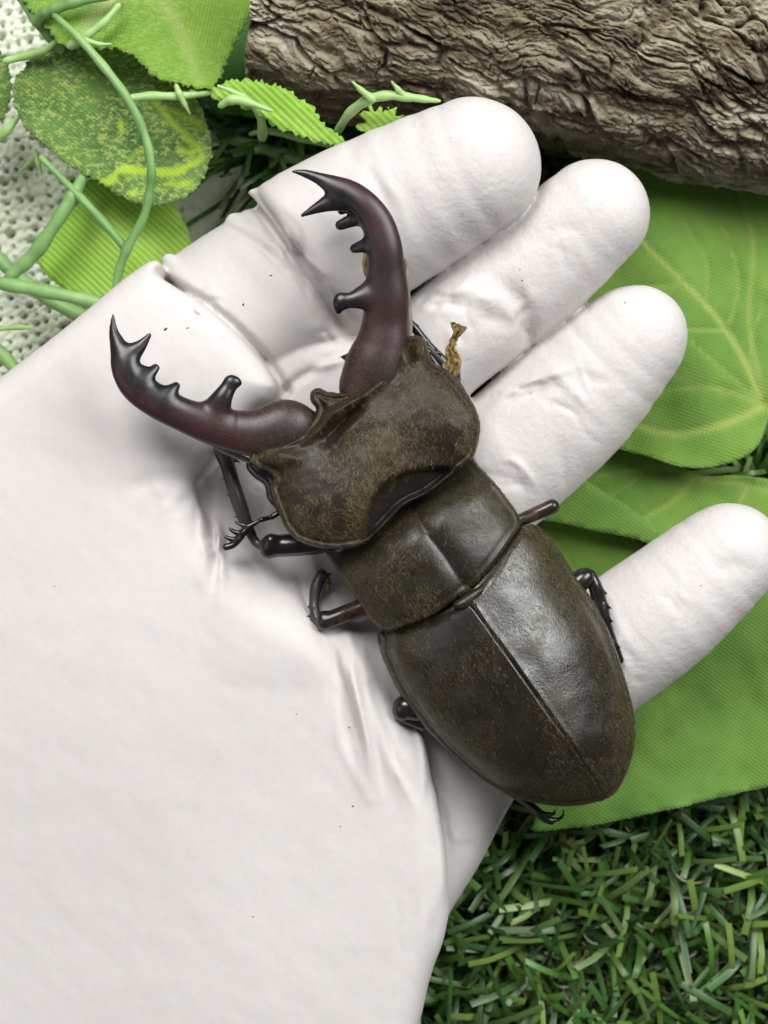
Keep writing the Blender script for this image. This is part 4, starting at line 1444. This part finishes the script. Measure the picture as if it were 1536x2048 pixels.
ML = [[(600, 850, 56.5, 36), (572, 852, 57.5, 53), (522, 866, 58, 49), (470, 862, 58, 42), (420, 848, 59, 40), (370, 831, 60, 34), (320, 806, 61, 34), (276, 775, 61.5, 33), (253, 742, 62, 29), (243, 708, 62, 22), (234, 684, 62, 15), (227, 660, 62, 9), (226, 631, 62, 3.5)],
      [(252, 722, 62, 24), (266, 705, 62, 19), (282, 691, 62, 12), (299, 670, 62, 5)],
      [(258, 758, 62, 13), (274, 744, 62, 11), (287, 737, 62, 6)],
      [(272, 774, 62, 20), (292, 755, 62, 15), (311, 736, 61.5, 9)],
      [(322, 806, 61.5, 22), (338, 786, 61.5, 15), (352, 772, 61, 9)],
      [(428, 832, 59, 34), (442, 800, 60, 22), (456, 776, 60, 16), (463, 765, 60, 14)], [(462, 765, 60, 12), (472, 764, 60, 9), (478, 766, 59.8, 6)],
      [(560, 842, 56.5, 30), (598, 838, 56.5, 24), (620, 838, 56, 16)]]


def mand_attr(root_pt, tips):
    rp = W(*root_pt)
    tp = [(W(x, y, 60), r) for x, y, r in tips]

    def f(V):
        b = np.linalg.norm(V[:, :2] - rp[:2], axis=1)
        t = np.clip(0.0 + b / 60.0, 0, 0.64)
        for c, r in tp:
            dd = np.linalg.norm(V[:, :2] - c[:2], axis=1)
            t = np.maximum(t, 1.0 - sstep(0.35 * r, 1.25 * r, dd) * 0.45)
        return {'tip': t}
    return f


_, VM1, NM1 = blob('mandible', MR, MANDIBLE, beetle, 0.18, 0.9, 1.6, 4, mand_attr((735, 770, 56), [(590, 345, 7), (606, 428, 6.5), (684, 446, 4), (712, 496, 3), (680, 606, 4.5), (683, 714, 2), (684, 420, 3)]))
_, VM2, NM2 = blob('mandible', ML, MANDIBLE, beetle, 0.18, 0.9, 1.6, 4, mand_attr((590, 850, 56), [(226, 640, 8), (298, 672, 6), (308, 736, 5), (350, 774, 4), (466, 764, 5), (286, 738, 3)]))
HAIR_SRC.append(('mandible', None, VM1, NM1))
HAIR_SRC.append(('mandible', None, VM2, NM2))

# palp under the upper mandible
blob('palp', [[(738, 500, 57.5, 8), (731, 520, 57, 7), (732, 545, 56.5, 5), (742, 560, 56, 6)]], TAN, head_obj, 0.16)
# lower ridge outside each mandible, coloured pale to stand for the glove's reflection
blob('mandible_keel', [[(812, 520, 57.5, 4), (816, 600, 56.5, 5.5), (819, 640, 56, 6.5), (819, 676, 55.5, 5)]], mat_simple('pale_membrane', [(0.16, 0.13, 0.09), (0.34, 0.30, 0.24)], 500, 0.45), beetle, 0.16)
blob('mandible_keel', [[(428, 892, 56.5, 4), (455, 904, 56, 6), (480, 914, 55.5, 6), (499, 922, 55, 5)]], bpy.data.materials['pale_membrane'], beetle, 0.16)


def leg(parts, name='leg'):
    root = bpy.data.objects.new(name, None)
    root.empty_display_size = 0.005
    S.collection.objects.link(root)
    root.parent = beetle
    for nm, chains, mat, k in parts:
        blob(nm, chains, mat, root, 0.17, k, 1.0, 1)
    return root


def sp(x0, y0, x1, y1, z, r=5):
    return [(x0, y0, z, r), ((x0 + x1) / 2, (y0 + y1) / 2, z, r * 0.5), (x1, y1, z, 1.3)]


leg([('femur', [[(690, 1070, 50, 24), (635, 1085, 50, 23), (580, 1090, 50, 23), (542, 1092, 50, 22)], [(542, 1080, 51, 12), (536, 1104, 50, 12)]], LEGM, 1.0),
     ('tibia', [[(530, 1094, 48.5, 11), (510, 1082, 48, 9), (492, 1045, 48.5, 13), (478, 1005, 49, 15), (466, 968, 49, 15), (455, 930, 48.5, 15), (446, 905, 48, 17), (440, 890, 47, 10)],
                sp(462, 962, 442, 957, 47), sp(468, 992, 453, 991, 48), sp(484, 1035, 467, 1033, 48), sp(462, 915, 482, 926, 48, 6), sp(455, 940, 438, 935, 47, 4)], LEGG, 0.5),
     ('tarsus', [[(446, 905, 45.5, 8), (432, 890, 44, 6), (420, 880, 43, 5)]], LEGM, 0.4)])
leg([('femur', [[(760, 1195, 48.5, 18), (725, 1214, 48.5, 18), (685, 1230, 48, 18), (650, 1243, 48, 17)], [(646, 1232, 48, 10), (642, 1250, 47.5, 9)]], LEGB, 0.8),
     ('tibia', [[(640, 1245, 47, 11), (632, 1232, 46.5, 11), (628, 1205, 46, 10), (632, 1175, 45.5, 12), (643, 1150, 45, 12)], sp(630, 1214, 614, 1214, 46.5), sp(630, 1232, 609, 1233, 46.5), sp(632, 1240, 615, 1242, 46.5), sp(650, 1152, 665, 1146, 45.5, 6), sp(655, 1165, 671, 1170, 45, 3), sp(640, 1155, 646, 1142, 45.5, 5)], LEGG, 0.4),
     ('tarsus', [[(648, 1150, 45, 6), (658, 1162, 44, 5), (655, 1180, 43.6, 4)]], TAN, 0.4)])
leg([('femur', [[(870, 1420, 47.5, 24), (835, 1418, 47.5, 25), (812, 1414, 47.5, 25), (806, 1420, 47.5, 22)], ], LEGM, 0.8),
     ('tibia', [[(808, 1430, 46.5, 17), (835, 1442, 46.5, 15), (870, 1456, 46, 14), (910, 1490, 45.5, 12)], sp(840, 1448, 847, 1468, 46.5), sp(868, 1456, 880, 1474, 46.5)], LEGM, 0.5),
     ('tarsus', [[(910, 1490, 45.5, 6), (980, 1560, 43, 5), (1040, 1598, 42, 6)], [(1040, 1598, 42.5, 7), (1062, 1612, 43, 9), (1085, 1632, 43.5, 10), (1102, 1642, 43.5, 8)], [(1100, 1640, 43.5, 5), (1118, 1638, 43.5, 4), (1126, 1630, 43.5, 3), (1127, 1619, 43.5, 1.5)], [(1092, 1628, 44, 5), (1106, 1628, 44.5, 4), (1112, 1618, 44.5, 1.5)]], LEGM, 0.4)])
leg([('tibia', [[(815, 640, 50, 8), (832, 660, 50, 9), (856, 690, 49.5, 9), (885, 722, 49, 11), (905, 745, 49, 10)], sp(828, 655, 836, 651, 50, 4), sp(872, 705, 884, 707, 50, 4), sp(850, 683, 858, 680, 50, 3)], LEGM, 0.4),
     ('femur', [[(905, 745, 49, 16), (900, 800, 49, 18), (860, 860, 49, 18)]], LEGM, 0.8),
     ('tarsus', [[(815, 640, 50, 5), (800, 610, 49, 4), (790, 590, 48.5, 4)]], LEGM, 0.4)])
leg([('femur', [[(1000, 1062, 48, 13), (1038, 1042, 48, 13), (1075, 1026, 47.5, 14), (1104, 1013, 47.5, 15)]], LEGB, 0.6),
     ('tibia', [[(1104, 1014, 46, 10), (1075, 1020, 44.5, 9), (1040, 1040, 44, 8)]], LEGM, 0.5)])
leg([('femur', [[(1120, 1200, 48, 22), (1158, 1164, 48, 22), (1170, 1154, 48, 19)]], LEGM, 0.8),
     ('tibia', [[(1180, 1150, 47.5, 12), (1190, 1172, 47.5, 14), (1198, 1200, 47, 15), (1206, 1228, 47, 14), (1215, 1258, 46.5, 11), (1226, 1285, 46, 9), (1240, 1320, 45.5, 8)], sp(1203, 1182, 1216, 1188, 47.5), sp(1208, 1208, 1225, 1218, 47.5), sp(1212, 1234, 1229, 1245, 47.5), sp(1225, 1284, 1241, 1296, 46.5)], LEGM, 0.4),
     ('tarsus', [[(1240, 1320, 45.5, 5), (1225, 1370, 44.5, 5), (1180, 1420, 44, 4)]], LEGM, 0.4)])
# antenna with its comb of plates
ant = [[(575, 1015, 50, 5), (561, 1023, 50, 5.5), (545, 1033, 50, 6), (541, 1035, 50, 4.5), (524, 1039, 50.5, 5.5), (518, 1042, 50.5, 4), (503, 1050, 50.5, 6), (490, 1062, 50.5, 7), (478, 1078, 50.5, 7), (466, 1090, 50.5, 7), (452, 1094, 50.5, 7.5)],
       [(500, 1052, 50.5, 5), (485, 1050, 50.5, 4), (471, 1044, 50.5, 2.5)], [(488, 1064, 50.5, 5), (472, 1065, 50.5, 5), (460, 1058, 50.5, 3.5)], [(478, 1078, 50.5, 5), (462, 1078, 50.5, 5), (452, 1074, 50.5, 4)]]
blob('antenna', ant, LEGM, beetle, 0.15, 0.35)

# ---- short golden hair on the shell


def hair(kind, V, N, n, parent, mask, flow, length, seed, lift=0.35, cols=None, tone=0.7):
    r_ = np.random.default_rng(seed)
    sel = np.where(N[:, 2] > 0.22)[0]
    s = FPX / (CAM_Z - V[sel, 2])
    px, py = V[sel, 0] * s + 768, 1024 - V[sel, 1] * s
    w = mask(px, py, V[sel])
    w = np.clip(w, 0, None)
    idx = r_.choice(len(sel), n, p=w / w.sum())
    P = V[sel][idx] + (r_.random((n, 3)) - 0.5) * 0.22
    Nn = N[sel][idx]
    P = P - Nn * 0.03
    fx, fy = flow(px[idx], py[idx])
    ang = np.arctan2(fy, fx) + r_.normal(0, 0.35, n) + 1.2 * (fbm(P[:, 0] / 3.0, P[:, 1] / 3.0, 2, seed) - 0.5) * 2
    T = np.stack([np.cos(ang), np.sin(ang), np.zeros(n)], 1)
    T -= Nn * (T * Nn).sum(1)[:, None]
    T /= np.linalg.norm(T, axis=1)[:, None] + 1e-9
    B = np.cross(Nn, T)
    L = length * (0.5 + r_.random(n)) * 1.0
    cur = r_.normal(0, 0.55, n)
    wd = 0.017
    pts = []
    for t in (0.0, 0.5, 1.0):
        c = P + T * (L * t)[:, None] + B * (L * cur * t * t * 0.7)[:, None] + Nn * (L * (lift * t - lift * 0.55 * t * t) + 0.02)[:, None]
        ww = wd * (1.0 - 0.75 * t)
        pts += [c - B * ww, c + B * ww]
    VV = np.stack(pts, 1).reshape(-1, 3)
    o = np.arange(n)[:, None] * 6
    F = np.vstack([o + np.array([0, 1, 3, 2]), o + np.array([2, 3, 5, 4])])
    cols = np.array(cols if cols is not None else [(0.20, 0.15, 0.055), (0.13, 0.09, 0.04), (0.24, 0.21, 0.13), (0.09, 0.06, 0.03)])
    cc = tone * cols[r_.integers(0, len(cols), n)] * (0.6 + 0.7 * r_.random(n))[:, None]
    C = np.repeat(cc, 6, axis=0)
    ob = mk('fine_hair', VV, F, HAIRM, parent, attrs={'tint': C}, smooth=True)
    ob['kind'] = 'stuff'
    return ob


def sparse(kind, V, N, n, parent, mask, flow, seed, tone):
    return hair(kind, V, N, n, parent, mask, flow, 0.62, seed, 0.4, [(0.30, 0.225, 0.08), (0.22, 0.16, 0.06), (0.28, 0.25, 0.16)], tone)


REAR = (0.581, -0.814)          # world direction toward the tail (x right, y up)


def ely_mask(px, py, v):
    D = -sd_poly(v[:, 0], v[:, 1], Wl(catmull(ELY_D, 5, True), ZE))
    return 0.10 + 1.0 * sstep(0.44, 0.60, fbm(px / 70, py / 70, 3, 5)) + 0.9 * np.exp(-(D / 4.5) ** 2)


k_ = 0
for kind, o, V, N in HAIR_SRC:
    k_ += 1
    if kind == 'elytron':
        hair(kind, V, N, 10000, o, ely_mask, lambda px, py: (REAR[0] + 0 * px, REAR[1] + 0 * px), 0.62, 100 + k_, tone=0.42)
        sparse(kind, V, N, 2600, o, ely_mask, lambda px, py: (REAR[0] + 0 * px, REAR[1] + 0 * px), 300 + k_, 0.75)
    elif kind == 'pronotum':
        def mk_mask(px, py, v):
            d, _ = seg_dist(px, py, np.array([(868, 1080), (890, 1108), (905, 1130)]))
            return (0.10 + sstep(0.40, 0.60, fbm(px / 50, py / 50, 3, 6))) * (1 - np.exp(-(d / 36) ** 2))
        hair(kind, V, N, 11000, o, mk_mask, lambda px, py: (REAR[0] + 0.6 * np.sign(px - 850 - (py - 1095) * 0.7) * 0.5, REAR[1] + 0.3 * np.sign(px - 850)), 0.7, 100 + k_, tone=0.5)
        sparse(kind, V, N, 2200, o, mk_mask, lambda px, py: (REAR[0] + 0.4 * np.sin(py / 30), REAR[1] + 0 * px), 300 + k_, 0.8)
    elif kind == 'head':
        def mh(px, py, v):
            sc = sd_poly(px, py, catmull(SCOOP, 5, True)) + 30 * (fbm(px / 14, py / 14, 3, 44) - 0.5)
            d1 = np.exp(-((px - 780) ** 2 + (py - 880) ** 2) / 60 ** 2)
            return (0.08 + sstep(0.40, 0.60, fbm(px / 55, py / 55, 3, 7)) + 1.6 * d1) * sstep(-24, 10, sc)
        hair(kind, V, N, 17000, o, mh, lambda px, py: (0.3 + 0.5 * np.sin(py / 40), -0.9 + 0.5 * np.sin(px / 50)), 0.78, 100 + k_, cols=[(0.25, 0.18, 0.05), (0.15, 0.10, 0.04), (0.24, 0.20, 0.10), (0.10, 0.065, 0.03)], tone=0.5)
        sparse(kind, V, N, 2600, o, mh, lambda px, py: (0.3 + 0.5 * np.sin(py / 40), -0.9 + 0.5 * np.sin(px / 50)), 300 + k_, 0.95)
    else:
        base = (735, 770) if k_ == 5 - 0 and V[:, 1].mean() > 30 else None
        up_ = V[:, 1].mean() > W(0, 700, 58)[1]
        bx, by = (740, 760) if up_ else (580, 860)
        hair(kind, V, N, 1500, [c for c in beetle.children if c.name.startswith('mandible') and 'keel' not in c.name][0 if up_ else 1], lambda px, py, v: np.exp(-((px - bx) ** 2 + (py - by) ** 2) / 95 ** 2), lambda px, py: ((px - bx) * 0.01 - 0.3, 0.5 + 0 * px), 0.55, 100 + k_)

# frayed scrap of dry fibre stuck by the head
scr = empty('dry_fibre_scrap', (W(905, 745, 52)[0], W(905, 745, 52)[1], 50), 'small crumpled tan scrap of dry fibre stuck beside the head of the beetle', 'fibre')


def crumpled(name, path, seed, nw=7):
    """path: px, py, z, width px; a thin dry strip folded along its length"""
    r_ = np.random.default_rng(seed)
    q = np.array([list(W(p[0], p[1], p[2])) + [p[3] / ppm(p[2])] for p in path])
    c = catmull(q, 3)
    T = np.gradient(c[:, :2], axis=0)
    T /= np.linalg.norm(T, axis=1)[:, None] + 1e-9
    V = []
    for i in range(len(c)):
        for j in range(nw):
            u = j / (nw - 1) - 0.5
            w = c[i, 3]
            V.append([c[i, 0] - T[i, 1] * u * w + r_.normal(0, 0.10), c[i, 1] + T[i, 0] * u * w + r_.normal(0, 0.10), c[i, 2] + (0.45 if j % 2 else -0.45) * w * 0.35 + 0.9 * w * (0.25 - u * u) + r_.normal(0, 0.14)])
    F = [[i * nw + j, (i + 1) * nw + j, (i + 1) * nw + j + 1, i * nw + j + 1] for i in range(len(c) - 1) for j in range(nw - 1)]
    o = mk(name, np.array(V), F, TAN, scr, smooth=False)
    so = o.modifiers.new('thickness', 'SOLIDIFY')
    so.thickness = 0.12 * MM
    return o


crumpled('crumpled_strip', [(893, 760, 52.5, 16), (903, 740, 53.5, 30), (907, 722, 54, 32), (902, 703, 54.5, 24), (904, 688, 55, 14), (910, 672, 55.5, 14), (916, 656, 56, 30), (918, 650, 56, 34)], 3)
crumpled('crumpled_strip', [(866, 722, 52.5, 8), (882, 732, 53, 12), (898, 742, 53.3, 10)], 5, 4)
